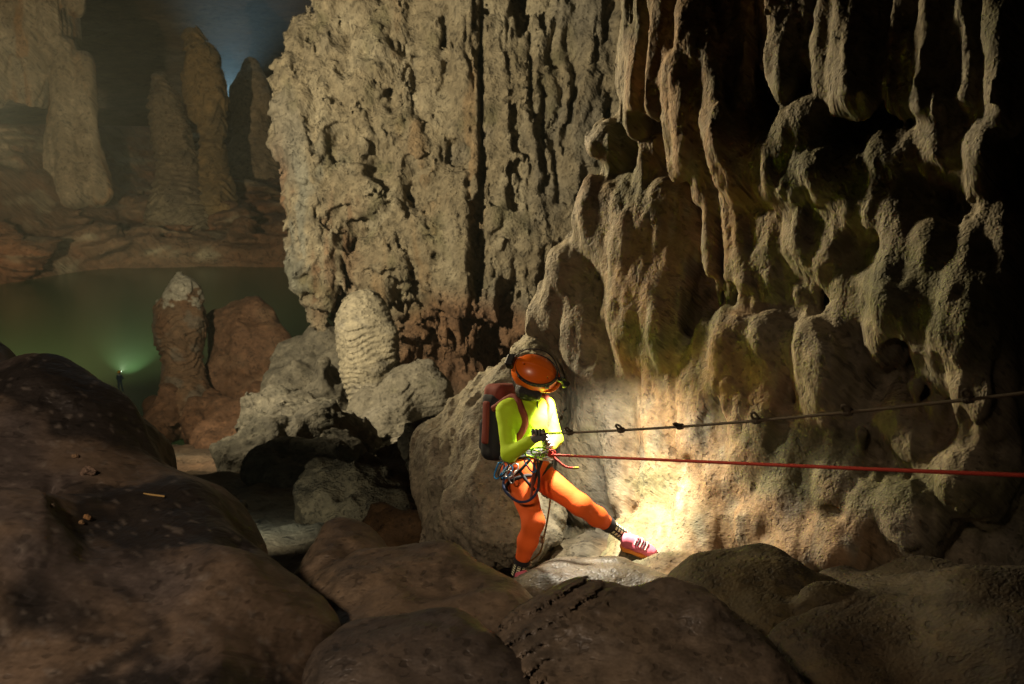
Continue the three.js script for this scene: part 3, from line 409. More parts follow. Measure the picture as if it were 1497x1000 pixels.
rockThing('stalagmite', 'stout pale grey stalagmite covered in close wavy rings', 'stalagmite', [[540, 500, 55, 40, 60, 1.45]], 0.075, M.mid, { ...rings([0.34, 0.31, 0.23], 0.16, 3.0, [[C.grey, 0.8, 0, 0.3, 0.6, 1.2, 0.6, 3], [C.pale, 0.6, 0, 0.3, 1, 3, 1, 6]]), caps: [[530, 455, 55, 33, 534, 480, 55, 37], [534, 480, 55, 37, 541, 540, 55, 39], [541, 540, 55, 39, 546, 600, 55, 32]] });
rockThing('lumpy_mound', 'lumpy grey flowstone mound under the ringed grey stalagmite', 'rock', [[612, 575, 53.5, 40, 48, 1.5], [535, 605, 53.5, 30, 42, 1.3], [580, 600, 52.8, 40, 40, 1.3], [570, 650, 52, 60, 60, 1.8], [640, 600, 54, 24, 60, 1.4], [520, 660, 52, 40, 50, 1.5]], 0.075, M.mid, { ...rings([0.2, 0.185, 0.145], 0.09, 2.4, [[C.grey, 0.8, 0, 0.3, 0.6, 0.6, 0.6, 3], [C.olive, 0.4, 0.1, 0.4, 0.5, 0.5, 0.5, 6]]) });
{ // three at the far end, beyond the pool
  const farRings = (a, b, fr, amp) => ({ ...rings(a, amp, fr, []), k: 1.2, warp: [1.5, 0.15, 0.15], band: 2.4, uv: [12, 12], rough: (x, y, z) => { const w = n3(x * 0.2, y * 0.2, z * 0.2), s = y * fr + 1.6 * w + 0.8 * n3(x * 0.35, y * 0.1, z * 0.35), t = s - Math.floor(s); return amp * (t - 0.5) - 0.6 * fbm(x * 0.25, y * 0.2, z * 0.25, 3); }, fine: (x, y, z) => 0.1 * n3(x, y * 2, z), color: paint(a, [[b, 0.9, -0.1, 0.25, 0.15, 0.12, 0.15, 3]]) });
  rockThing('stalagmite', 'short leaning stalagmite of ragged shelves on the far bank', 'stalagmite', [[252, 200, 196, 24, 44, 3]], 0.3, M.far, { ...farRings([0.24, 0.2, 0.13], [0.16, 0.13, 0.09], 0.8, 0.9), caps: [[232, 116, 196, 11, 240, 150, 196, 20], [240, 150, 196, 22, 252, 210, 196, 24], [252, 210, 196, 24, 262, 250, 195, 30], [262, 250, 195, 30, 265, 320, 195, 52]] });
  rockThing('stalagmite', 'tallest yellowish stalagmite with a bent rounded head on the far bank', 'stalagmite', [[300, 130, 198, 27, 50, 3.2]], 0.3, M.far, { ...farRings([0.3, 0.22, 0.1], [0.2, 0.155, 0.08], 0.38, 0.8), caps: [[281, 54, 198, 15, 292, 84, 198, 22], [296, 90, 198, 26, 301, 150, 198, 27], [303, 150, 198, 26, 310, 185, 198, 18], [310, 185, 198, 18, 310, 225, 197, 17], [310, 225, 197, 18, 308, 300, 197, 42]] });
  rockThing('stalagmite', 'pale smooth dome shaped stalagmite beside the far lamp glow', 'stalagmite', [[368, 150, 226, 29, 40, 4]], 0.34, M.far, { ...farRings([0.36, 0.3, 0.2], [0.28, 0.23, 0.15], 0.2, 0.25), caps: [[366, 98, 226, 14, 368, 125, 226, 24], [368, 125, 226, 25, 370, 190, 226, 27], [370, 190, 226, 27, 372, 270, 225, 50]] });
}
lap('far rocks');

// ---------------------------------------------------------------- the climber
const cloth = (r, g, b, rough = 0.8, extra = {}) => new THREE.MeshPhysicalMaterial({ color: new THREE.Color().setRGB(r, g, b), roughness: rough, bumpMap: TX.cloth, bumpScale: 0.0006, ...extra });
const MC = {
  neon: cloth(0.52, 0.78, 0.015), orange: cloth(0.86, 0.13, 0.012), black: cloth(0.014, 0.014, 0.016), maroon: cloth(0.2, 0.035, 0.02), glove: cloth(0.12, 0.12, 0.11), gloveLitPale: cloth(0.5, 0.46, 0.4), sock: new THREE.MeshStandardMaterial({ map: TX.check, roughness: 0.9 }),  // dark and pale cloths of one glove pair carry shade and headlamp glare
  skin: new THREE.MeshPhysicalMaterial({ color: new THREE.Color().setRGB(0.55, 0.31, 0.21), roughness: 0.55, vertexColors: true }), hair: new THREE.MeshStandardMaterial({ color: new THREE.Color().setRGB(0.012, 0.01, 0.009), roughness: 0.6, bumpMap: TX.streak, bumpScale: 0.004 }),
  helmet: new THREE.MeshPhysicalMaterial({ color: new THREE.Color().setRGB(0.8, 0.15, 0.008), roughness: 0.34, clearcoat: 0.3, clearcoatRoughness: 0.25 }), plastic: new THREE.MeshStandardMaterial({ color: new THREE.Color().setRGB(0.015, 0.015, 0.016), roughness: 0.45 }),
  pink: cloth(0.62, 0.13, 0.19), sole: new THREE.MeshStandardMaterial({ color: new THREE.Color().setRGB(0.75, 0.25, 0.03), roughness: 0.6 }), lace: cloth(0.06, 0.05, 0.055), steel: new THREE.MeshStandardMaterial({ color: new THREE.Color().setRGB(0.6, 0.6, 0.6), roughness: 0.3, metalness: 1 }), blue: new THREE.MeshStandardMaterial({ color: new THREE.Color().setRGB(0.02, 0.25, 0.6), roughness: 0.3, metalness: 0.7 }), lime: new THREE.MeshStandardMaterial({ color: new THREE.Color().setRGB(0.25, 0.5, 0.02), roughness: 0.35, metalness: 0.6 }), navy: cloth(0.015, 0.03, 0.09),
};
const tube = (pts, r, seg = 40, closed = false, rad = 8) => new THREE.TubeGeometry(new THREE.CatmullRomCurve3(pts, closed, 'centripetal'), seg, r, rad, closed);
function bodyMesh(caps, cell, k, opt = {}) {
  const lo = [1e9, 1e9, 1e9], hi = [-1e9, -1e9, -1e9];
  for (const [a, b, ra, rb] of caps) for (const [p, r] of [[a, ra], [b, rb]]) ['x', 'y', 'z'].forEach((q, i) => { lo[i] = Math.min(lo[i], p[q] - r - 5 * cell); hi[i] = Math.max(hi[i], p[q] + r + 5 * cell); });
  const f = new Field(lo, hi, cell); for (const [a, b, ra, rb, kk] of caps) f.cap(a, b, ra, rb, kk ?? k);
  if (opt.carve) for (const [p, r] of opt.carve) f.carve(p, r, 0.01);
  if (opt.rough) f.rough(opt.band || 0.03, opt.rough);
  return f.mesh({ uv: opt.uv || [0.12, 0.12], color: opt.color });
}
function hand(wrist, centre, axis, palm, grip, m, parent, name) {   // a fist closed on a rope: palm, four fingers round it, thumb across
  const a = axis.clone().normalize(), p = palm.clone().addScaledVector(a, -palm.dot(a)).normalize(), q = a.clone().cross(p), c = [];
  const ring = (ang, r, off) => centre.clone().addScaledVector(p, Math.cos(ang) * r).addScaledVector(q, Math.sin(ang) * r).addScaledVector(a, off);
  const L = [0.92, 1, 0.96, 0.8];
  for (let i = 0; i < 4; i++) { const off = (i - 1.5) * 0.021, e = 1.55 + 2.9 * L[i], n = 4; for (let s = 0; s < n; s++) c.push([ring(1.2 + (e - 1.2) * s / n, grip + 0.006, off), ring(1.2 + (e - 1.2) * (s + 1) / n, grip + 0.006, off), 0.0105 - s * 0.0007, 0.0105 - (s + 1) * 0.0007, 0.003]); }
  c.push([ring(-0.35, grip + 0.01, -0.03), ring(-0.35, grip + 0.01, 0.028), 0.016, 0.016, 0.01], [ring(0.75, grip + 0.01, -0.03), ring(0.75, grip + 0.01, 0.03), 0.016, 0.016, 0.01], [ring(0.2, grip + 0.014, 0), wrist, 0.024, 0.027, 0.015]);
  c.push([ring(-0.4, grip + 0.02, 0.03), ring(-1.3, grip + 0.012, 0.045), 0.013, 0.012, 0.008], [ring(-1.3, grip + 0.012, 0.045), ring(-2.2, grip + 0.012, 0.03), 0.012, 0.0095, 0.004]);
  return mesh(name, bodyMesh(c, 0.0042, 0.004), m, parent);
}
const climber = group('person', 'climber in neon yellow top, orange leggings and orange helmet leaning back on ropes', 'person');
const J = {
  pelvis: at(768, 684, 6.72), waist: at(763, 655, 6.75), chest: at(766, 612, 6.74), neck: at(775, 582, 6.7), head: at(781, 550, 6.64),
  sR: at(739, 601, 6.62), eR: at(745, 664, 6.52), wR: at(775, 645, 6.38), hR: at(787, 634, 6.35), sL: at(797, 594, 6.82), eL: at(811, 642, 6.78), wL: at(803, 655, 6.56), hL: at(799, 647, 6.48),
  hipR: at(757, 692, 6.68), kR: at(780, 763, 6.52), aR: at(759, 832, 6.68), hipL: at(782, 690, 6.78), kL: at(848, 738, 6.7), aL: at(909, 781, 6.93), fR: at(775, 850, 6.6),
};
const mid = (a, b, t) => a.clone().lerp(b, t);
const F = cv(0.72, -0.05, 0.69).normalize(), R = cv(-0.68, 0.0, 0.72).normalize();
// head frame
const hf = cv(0.93, -0.36, 0.0).normalize(), hu = cv(0.2, 0.5, 0.84).normalize(), hr = hf.clone().cross(hu), hp = (x, y, z) => J.head.clone().addScaledVector(hf, x).addScaledVector(hu, y).addScaledVector(hr, z);
const torso = (g) => [
  [J.pelvis.clone().addScaledVector(R, 0.055), J.pelvis.clone().addScaledVector(R, -0.055), 0.105 + g, 0.105 + g, 0.06], [J.pelvis, J.waist, 0.105 + g, 0.1 + g, 0.06], [J.waist.clone().addScaledVector(R, 0.03), J.waist.clone().addScaledVector(R, -0.03), 0.095 + g, 0.095 + g, 0.05], [J.waist, J.chest, 0.1 + g, 0.115 + g, 0.06],
  [J.chest.clone().addScaledVector(R, 0.06), J.chest.clone().addScaledVector(R, -0.06), 0.11 + g, 0.11 + g, 0.06], [J.chest.clone().addScaledVector(F, 0.04).addScaledVector(R, 0.05), J.chest.clone().addScaledVector(F, 0.04).addScaledVector(R, -0.05), 0.075 + g, 0.075 + g, 0.05], [mid(J.sR, J.neck, 0.25), mid(J.sL, J.neck, 0.25), 0.058 + g, 0.058 + g, 0.06]];
const armR = (g) => [[J.sR, J.eR, 0.057 + g, 0.042 + g, 0.04], [J.eR, J.wR, 0.044 + g, 0.029 + g, 0.03]], armL = (g) => [[J.sL, J.eL, 0.057 + g, 0.042 + g, 0.04], [J.eL, J.wL, 0.044 + g, 0.029 + g, 0.03]];
const legs = (g, cut = 1, cutL = cut) => [[J.hipR, J.kR, 0.094 + g, 0.063 + g, 0.05], [J.kR, mid(J.kR, J.aR, 0.4), 0.062 + g, 0.06 + g, 0.04], [mid(J.kR, J.aR, 0.4), mid(J.kR, J.aR, cut), 0.06 + g, 0.06 - 0.019 * cut + g, 0.03], [J.hipL, J.kL, 0.094 + g, 0.063 + g, 0.05], [J.kL, mid(J.kL, J.aL, 0.4), 0.062 + g, 0.06 + g, 0.04], [mid(J.kL, J.aL, 0.4), mid(J.kL, J.aL, cutL), 0.06 + g, 0.06 - 0.019 * cutL + g, 0.03]];
{
  // skin: one continuous figure; the head on a finer grid
  const gBody = bodyMesh([...torso(-0.012), ...armR(-0.01), ...armL(-0.01), [J.wR, mid(J.wR, J.hR, 0.6), 0.022, 0.02, 0.02], [J.wL, mid(J.wL, J.hL, 0.6), 0.022, 0.02, 0.02], ...legs(-0.012), [J.neck, hp(-0.03, -0.05, 0), 0.05, 0.048, 0.03], [J.aL, J.aL.clone().add(cv(0.13, -0.04, 0.02)), 0.026, 0.022, 0.02], [J.aR, J.aR.clone().add(cv(0.09, -0.06, 0.06)), 0.026, 0.022, 0.02]], 0.011, 0.04, { color: (x, y, z, o) => { o[0] = o[1] = o[2] = 1; } });
  const gHead = bodyMesh([[hp(-0.02, 0.01, 0), hp(0.005, 0.015, 0), 0.09, 0.088], [hp(0.03, -0.02, 0), hp(0.052, -0.1, 0), 0.068, 0.03, 0.03], [hp(0.0, -0.03, 0), hp(0.02, -0.085, 0), 0.066, 0.04, 0.03], [hp(0.094, -0.012, 0), hp(0.114, -0.052, 0), 0.008, 0.014, 0.008], [hp(0.07, -0.085, 0.02), hp(0.07, -0.085, -0.02), 0.013, 0.013, 0.012], [hp(0.07, -0.086, -0.02), hp(0.07, -0.086, 0.02), 0.012, 0.012, 0.01], [hp(-0.005, 0, 0.084), hp(-0.01, -0.05, 0.082), 0.013, 0.008, 0.006], [hp(-0.005, 0, -0.084), hp(-0.01, -0.05, -0.082), 0.013, 0.008, 0.006], [hp(-0.03, -0.05, 0), J.neck, 0.046, 0.05, 0.03]], 0.0045, 0.02, {
    carve: [-1, 1].map((s) => [hp(0.1, -0.012, s * 0.032), [0.014, 0.014, 0.014]]),
    color: (x, y, z, o) => { o[0] = o[1] = o[2] = 1; const q = V(x, y, z); for (const s of [-1, 1]) { if (q.distanceTo(hp(0.085, -0.012, s * 0.032)) < 0.014) o.fill(0.08); if (q.distanceTo(hp(0.09, 0.008, s * 0.034)) < 0.012) o.fill(0.1); } if (q.distanceTo(hp(0.083, -0.086, 0)) < 0.02) { o[0] = 0.75; o[1] = 0.45; o[2] = 0.5; } } });
  for (const q of [gBody, gHead]) q.deleteAttribute('uv');
  mesh('body', mergeGeometries([gBody, gHead]), MC.skin, climber);
  const wrinkle = (x, y, z) => -0.007 * ridged(x * 8, y * 13 + x * 8, z * 8, 2);
  mesh('shirt', bodyMesh([...torso(0.0).slice(1), ...armR(0.003), ...armL(0.003), [J.neck.clone().addScaledVector(F, -0.005), mid(J.neck, hp(-0.03, -0.05, 0), 0.5), 0.056, 0.052, 0.03]], 0.0085, 0.04, { rough: wrinkle }), MC.neon, climber);
  mesh('leggings', bodyMesh([[J.pelvis.clone().addScaledVector(R, 0.055), J.pelvis.clone().addScaledVector(R, -0.055), 0.108, 0.108, 0.06], [J.pelvis, mid(J.pelvis, J.waist, 0.4), 0.108, 0.104, 0.05], ...legs(0.001, 0.74, 0.58)], 0.0085, 0.05, { rough: (x, y, z) => -0.0022 * ridged(x * 10, y * 12, z * 10, 2) }), MC.orange, climber);
  const zip = mesh('zip', tube([0.0, 0.35, 0.7, 1].map((t) => mid(J.neck.clone().addScaledVector(F, 0.06), J.chest.clone().addScaledVector(F, 0.122).addScaledVector(UPV, 0.02), t)), 0.005, 16), MC.black, climber);
  // socks: checked tube with a plain black cuff
  for (const [a, k, t] of [[J.aR, J.kR, 0.7], [J.aL, J.kL, 0.55]]) {
    const s = tube([mid(k, a, t + 0.04), mid(k, a, 0.85), a, a.clone().lerp(k, -0.1)], 0.044, 20, false, 20); s.attributes.uv.array.forEach((v, i, q) => { q[i] = i % 2 ? v * 4 : v * 4; });
    const so = mesh('sock', s, MC.sock, climber, 'black and cream checked sock'); mesh('cuff', tube([mid(k, a, t + 0.05), mid(k, a, t + 0.1), mid(k, a, t + 0.15)], 0.052, 8, false, 20), MC.black, so);
  }
  hand(J.wR, J.hR, cv(0.97, 0.07, 0.2), J.wR.clone().sub(J.hR), 0.016, MC.glove, climber, 'glove'); hand(J.wL, J.hL, cv(0.5, -0.85, 0.1), J.wL.clone().sub(J.hL), 0.016, MC.gloveLitPale, climber, 'glove');
  // hair gathered at the nape
  mesh('hair', bodyMesh([[hp(-0.05, -0.0, 0), hp(-0.06, -0.05, 0), 0.082, 0.074], [hp(-0.02, -0.02, 0.04), hp(-0.04, -0.085, 0.03), 0.062, 0.05], [hp(-0.02, -0.02, -0.04), hp(-0.04, -0.085, -0.03), 0.06, 0.05], [hp(-0.05, -0.08, 0.02), J.neck.clone().addScaledVector(R, 0.02), 0.062, 0.052], [hp(0.02, -0.03, 0.066), hp(0.0, -0.09, 0.05), 0.026, 0.03], [at(766, 571, 6.6), at(783, 577, 6.58), 0.056, 0.04]], 0.0055, 0.03, { rough: (x, y, z) => 0.004 * n3(x * 60, y * 20, z * 60) }), MC.hair, climber);
}
{ // shoes
  const shoe = (heel, f, u) => {
    const s = new THREE.Group(); s.name = 'shoe'; s.userData.label = 'pink lace up shoe with an orange sole'; climber.add(s); f = f.clone().normalize(); u = u.clone().addScaledVector(f, -u.dot(f)).normalize(); const r = f.clone().cross(u);
    s.matrixAutoUpdate = true; s.position.copy(heel); s.quaternion.setFromRotationMatrix(new THREE.Matrix4().makeBasis(f, u, r));
    mesh('upper', bodyMesh([[V(0.03, 0.03, 0), V(0.1, 0.035, 0), 0.036, 0.04, 0.03], [V(0.1, 0.035, 0), V(0.2, 0.02, 0.004), 0.04, 0.032, 0.03], [V(0.02, 0.03, 0), V(0.015, 0.062, 0), 0.034, 0.036, 0.03], [V(0.17, 0.018, -0.012), V(0.17, 0.018, 0.012), 0.032, 0.032, 0.02], [V(0.05, 0.066, 0), V(0.14, 0.046, 0), 0.026, 0.022, 0.02]], 0.006, 0.02), MC.pink, s);
    const sh = new THREE.Shape(); sh.absellipse(0.035, 0, 0.045, 0.04, Math.PI / 2, Math.PI * 1.5); sh.bezierCurveTo(0.1, -0.03, 0.12, -0.05, 0.18, -0.046); sh.absellipse(0.19, 0, 0.05, 0.046, -Math.PI / 2, Math.PI / 2); sh.bezierCurveTo(0.12, 0.04, 0.1, 0.035, 0.035, 0.04);
    const sg = new THREE.ExtrudeGeometry(sh, { depth: 0.02, bevelEnabled: true, bevelSize: 0.004, bevelThickness: 0.004, bevelSegments: 2, curveSegments: 10 }); sg.rotateX(-Math.PI / 2); sg.translate(0, -0.022, 0); mesh('sole', sg, MC.sole, s);
    for (let i = 0; i < 5; i++) { const x = 0.075 + i * 0.019; mesh('lace', tube([V(x, 0.072 - i * 0.005, -0.036), V(x + 0.006, 0.104 - i * 0.0075, 0), V(x, 0.072 - i * 0.005, 0.036)], 0.0045, 10), i % 2 ? MC.lace : MC.gloveLitPale, s); }
    return s;
  };
  shoe(at(910, 795, 6.93), cv(0.94, -0.27, 0.16), cv(0.18, 0.72, 0.66)); shoe(at(757, 848, 6.7), cv(0.7, -0.3, 0.6), cv(0.1, 0.9, 0.4));
}
const helmetGroup = new THREE.Group();
{ // helmet with headlamp
  const h = helmetGroup; h.name = 'helmet'; h.userData.label = 'orange climbing helmet with black headlamp straps'; climber.add(h);
  const o = hp(-0.005, 0.028, 0); h.position.copy(o); h.quaternion.setFromRotationMatrix(new THREE.Matrix4().makeBasis(hf, hu, hr));
  const f = new Field([-0.2, -0.09, -0.15], [0.2, 0.14, 0.15], 0.0045);
  f.base((x, y, z) => { const outer = ell(x, y, z, 0.15, 0.115, 0.122), inner = ell(x, y, z, 0.139, 0.104, 0.111), cut = -(y + 0.03 - 0.022 * sm(0.02, 0.12, x) + 0.03 * sm(-0.03, -0.1, x)); const brim = Math.max(Math.abs(y + 0.004 + 0.05 * (x - 0.13)) - 0.006, ell(x - 0.035, 0, z, 0.142, 1, 0.112), -ell(x, 0, z, 0.13, 1, 0.108)); return Math.min(Math.max(outer, -inner, cut), brim); });
  for (const [x, z] of [[0.085, 0.04], [-0.085, 0.015], [-0.05, -0.06], [0.03, -0.065]]) { const n = V(x, Math.sqrt(Math.max(0, 1 - (x / 0.15) ** 2 - (z / 0.122) ** 2)) * 0.115, z); f.carve(n, [0.009, 0.012, 0.005], 0.002); }
  const shell = mesh('shell', f.mesh({ uv: [0.2, 0.2], fine: (x, y, z) => 0.0025 * sm(0.012, 0, Math.abs(z)) * sm(0.05, 0.09, y) }), MC.helmet, h);
  const ringAt = (y, grow, n = 40, a0 = 0, a1 = Math.PI * 2) => { const q = []; for (let i = 0; i <= n; i++) { const a = a0 + (a1 - a0) * i / n, s = Math.sqrt(1 - (y / 0.115) ** 2); q.push(V(Math.cos(a) * (0.15 * s + grow), y + 0.012 * Math.cos(a), Math.sin(a) * (0.122 * s + grow))); } return q; };
  const band = (pts, w, t) => { const c = new THREE.CatmullRomCurve3(pts, true), P = [], I = [], n = 72; for (let i = 0; i < n; i++) { const p = c.getPoint(i / n), q = p.clone().normalize(), tan = c.getTangent(i / n), up = q.clone().cross(tan).normalize(); for (const [a, b] of [[-w, -t], [-w, t], [w, t], [w, -t]]) { const v = p.clone().addScaledVector(up, a).addScaledVector(q, b); P.push(v.x, v.y, v.z); } for (let k = 0; k < 4; k++) { const a = i * 4 + k, b = i * 4 + (k + 1) % 4, c2 = ((i + 1) % n) * 4 + (k + 1) % 4, d = ((i + 1) % n) * 4 + k; I.push(a, b, c2, a, c2, d); } } const g = new THREE.BufferGeometry(); g.setAttribute('position', new THREE.Float32BufferAttribute(P, 3)); g.setIndex(I); const u = g.toNonIndexed(); u.computeVertexNormals(); return u; };
  const strap = mesh('strap', band(ringAt(0.054, 0.002).slice(0, -1), 0.011, 0.003), MC.black, h);
  for (let i = 0; i < 26; i++) { const a = i / 26 * 6.2832 + 0.1, s = Math.sqrt(1 - (0.054 / 0.115) ** 2), b = new RoundedBoxGeometry(0.01, 0.006, 0.003, 1, 0.001), m = new THREE.Mesh(b, MC.glove); if (Math.abs(Math.sin(a)) < 0.4) continue; m.name = 'strap_stitch'; m.position.set(Math.cos(a) * (0.15 * s + 0.006), 0.054 + 0.012 * Math.cos(a), Math.sin(a) * (0.122 * s + 0.006)); m.lookAt(m.position.clone().multiplyScalar(2)); m.castShadow = m.receiveShadow = true; h.add(m); }
  const bat = mesh('battery_pack', new RoundedBoxGeometry(0.055, 0.062, 0.085, 3, 0.012), MC.plastic, h); bat.position.set(-0.165, 0.03, -0.005); bat.rotation.z = 0.5;
  mesh('cable', tube([V(-0.16, 0.06, -0.02), V(-0.11, 0.13, -0.06), V(-0.01, 0.155, -0.085), V(0.07, 0.11, -0.09), V(0.13, 0.07, -0.05), V(0.165, 0.05, -0.01)], 0.0042, 40), MC.plastic, h);
  mesh('buckle', new RoundedBoxGeometry(0.022, 0.022, 0.012, 2, 0.004), MC.glove, h).position.set(0.1, 0.045, 0.088);
  mesh('chin_strap', tube([V(0.02, -0.03, 0.108), V(0.03, -0.09, 0.085), V(0.045, -0.135, 0.03), V(0.045, -0.138, 0), V(0.045, -0.135, -0.03), V(0.03, -0.09, -0.085), V(0.02, -0.03, -0.108)], 0.006, 30), MC.black, h);
  const lamp = new THREE.Group(); lamp.name = 'headlamp'; lamp.userData.label = 'black headlamp with a lit round lens'; h.add(lamp);
  lamp.position.set(0.192, 0.04, 0);
  const lampW = o.clone().addScaledVector(hf, 0.192).addScaledVector(hu, 0.04), aim = at(948, 778, 7.1), dirW = aim.clone().sub(lampW).normalize(), dirL = V(dirW.dot(hf), dirW.dot(hu), dirW.dot(hr));
  lamp.quaternion.setFromUnitVectors(V(0, 0, 1), dirL);
  const hs = new THREE.LatheGeometry([[0, -0.03], [0.016, -0.03], [0.02, -0.02], [0.02, 0], [0.027, 0.012], [0.028, 0.026], [0.024, 0.026], [0.02, 0.012], [0, 0.01]].map(([x, y]) => new THREE.Vector2(x, y)), 28); hs.rotateX(Math.PI / 2); mesh('housing', hs, MC.plastic, lamp);
  const lens = new THREE.SphereGeometry(0.021, 20, 8, 0, 6.2832, 0, 0.7); lens.rotateX(Math.PI / 2); lens.translate(0, 0, 0.004); mesh('lens', lens, new THREE.MeshStandardMaterial({ color: 0xffffff, emissive: new THREE.Color(0.75, 1, 0.7), emissiveIntensity: 1.5, roughness: 0.2 }), lamp);
  const br = mesh('bracket', new RoundedBoxGeometry(0.04, 0.022, 0.03, 2, 0.006), MC.plastic, h); br.position.set(0.163, 0.045, 0); mesh('wire', tube([V(0.15, 0.06, 0.0), V(0.18, 0.085, 0.01), V(0.205, 0.065, 0.004)], 0.0025, 12), MC.plastic, h);
  for (const [cd, cone, soft, nm, to] of [[52, 0.42, 0.9, 'headlamp_beam_light', at(962, 770, 7.2)], [14, 1.24, 0.5, 'headlamp_flood_light', at(902, 800, 6.95)]]) {
    const s = new THREE.SpotLight(0xfff3dc, cd, 0, cone, soft, 2); s.name = nm; s.position.copy(lampW).addScaledVector(dirW, 0.034); s.target.position.copy(to); s.castShadow = true; s.shadow.radius = 0.9; scene.add(s, s.target);
  }
}
{ // harness, slings and carabiners
  const ha = new THREE.Group(); ha.name = 'harness'; ha.userData.label = 'black climbing harness hung with slings and coloured carabiners'; climber.add(ha);
  const loop = (c, ax, r1, r2, t, m, name, e1) => { const a = ax.clone().normalize(), u = (e1 || R).clone().addScaledVector(a, -(e1 || R).dot(a)).normalize(), v = a.clone().cross(u), q = []; for (let i = 0; i < 20; i++) { const s = i / 20 * 6.2832; q.push(c.clone().addScaledVector(u, Math.cos(s) * r1).addScaledVector(v, Math.sin(s) * r2)); } return mesh(name, tube(q, t, 60, true, 8), m, ha); };
  const up = J.waist.clone().sub(J.pelvis), wc = mid(J.pelvis, J.waist, 0.55);
  for (const s of [-1, 0, 1]) loop(wc.clone().addScaledVector(up.clone().normalize(), s * 0.014), up, 0.158, 0.122, 0.014, MC.black, 'waist_belt');
  loop(mid(J.hipR, J.kR, 0.2), J.kR.clone().sub(J.hipR), 0.1, 0.1, 0.012, MC.black, 'leg_loop'); loop(mid(J.hipL, J.kL, 0.17), J.kL.clone().sub(J.hipL), 0.102, 0.1, 0.012, MC.black, 'leg_loop');
  const hub = at(793, 668, 6.52); mesh('tie_in_loop', tube([mid(J.hipR, J.kR, 0.2).addScaledVector(F, 0.1), hub, wc.clone().addScaledVector(F, 0.13)], 0.011, 20), MC.black, ha);
  mesh('cross_strap', tube([at(733, 700, 6.6), at(755, 692, 6.54), at(775, 672, 6.54)], 0.01, 20), MC.black, ha); mesh('cross_strap', tube([at(760, 690, 6.54), at(773, 707, 6.52), at(781, 716, 6.56)], 0.01, 20), MC.black, ha);
  const biner = (x, y, d, ang, m, s = 1, tilt = 0.3) => { const q = []; const cx = Math.cos(ang), sx = Math.sin(ang); for (const [a, b] of [[0, 0.052], [0.018, 0.045], [0.024, 0.02], [0.02, -0.03], [0.01, -0.05], [-0.006, -0.05], [-0.014, -0.035], [-0.018, 0.02], [-0.014, 0.046]]) q.push(at(x, y, d).add(cv((a * cx - b * sx) * s, (a * sx + b * cx) * s, a * tilt))); const o = mesh('carabiner', tube(q, 0.0055 * s, 50, true, 8), m, ha); return o; };
  biner(729, 688, 6.55, -0.4, MC.blue, 1, .3); biner(735, 686, 6.5, -0.5, MC.plastic, .95); biner(741, 690, 6.5, -0.6, MC.blue, .9); biner(748, 688, 6.5, -0.7, MC.steel, 1); biner(746, 697, 6.47, 0.3, MC.steel, .8); biner(781, 664, 6.48, 1.35, MC.lime, 1.1); biner(789, 660, 6.46, 1.6, MC.lime, 1); biner(775, 681, 6.46, 0.6, MC.blue, .9); biner(796, 668, 6.46, 1.5, MC.steel, 1.1);
  biner(800, 664, 6.45, 1.9, MC.steel, .9);
  const sling = (p, m) => mesh('sling', tube(p.map(([x, y, d]) => at(x, y, d)), 0.0085, 50), m, ha);
  sling([[737, 698, 6.5], [736, 712, 6.46], [744, 724, 6.43], [757, 733, 6.4], [770, 733, 6.4], [781, 725, 6.42], [787, 714, 6.46]], MC.navy); sling([[787, 714, 6.46], [788, 700, 6.48], [787, 685, 6.48], [784, 668, 6.5]], MC.black); sling([[776, 730, 6.42], [778, 712, 6.46], [780, 690, 6.48], [782, 668, 6.5]], MC.maroon); sling([[737, 698, 6.5], [736, 690, 6.52], [740, 684, 6.56]], MC.gloveLitPale);
}
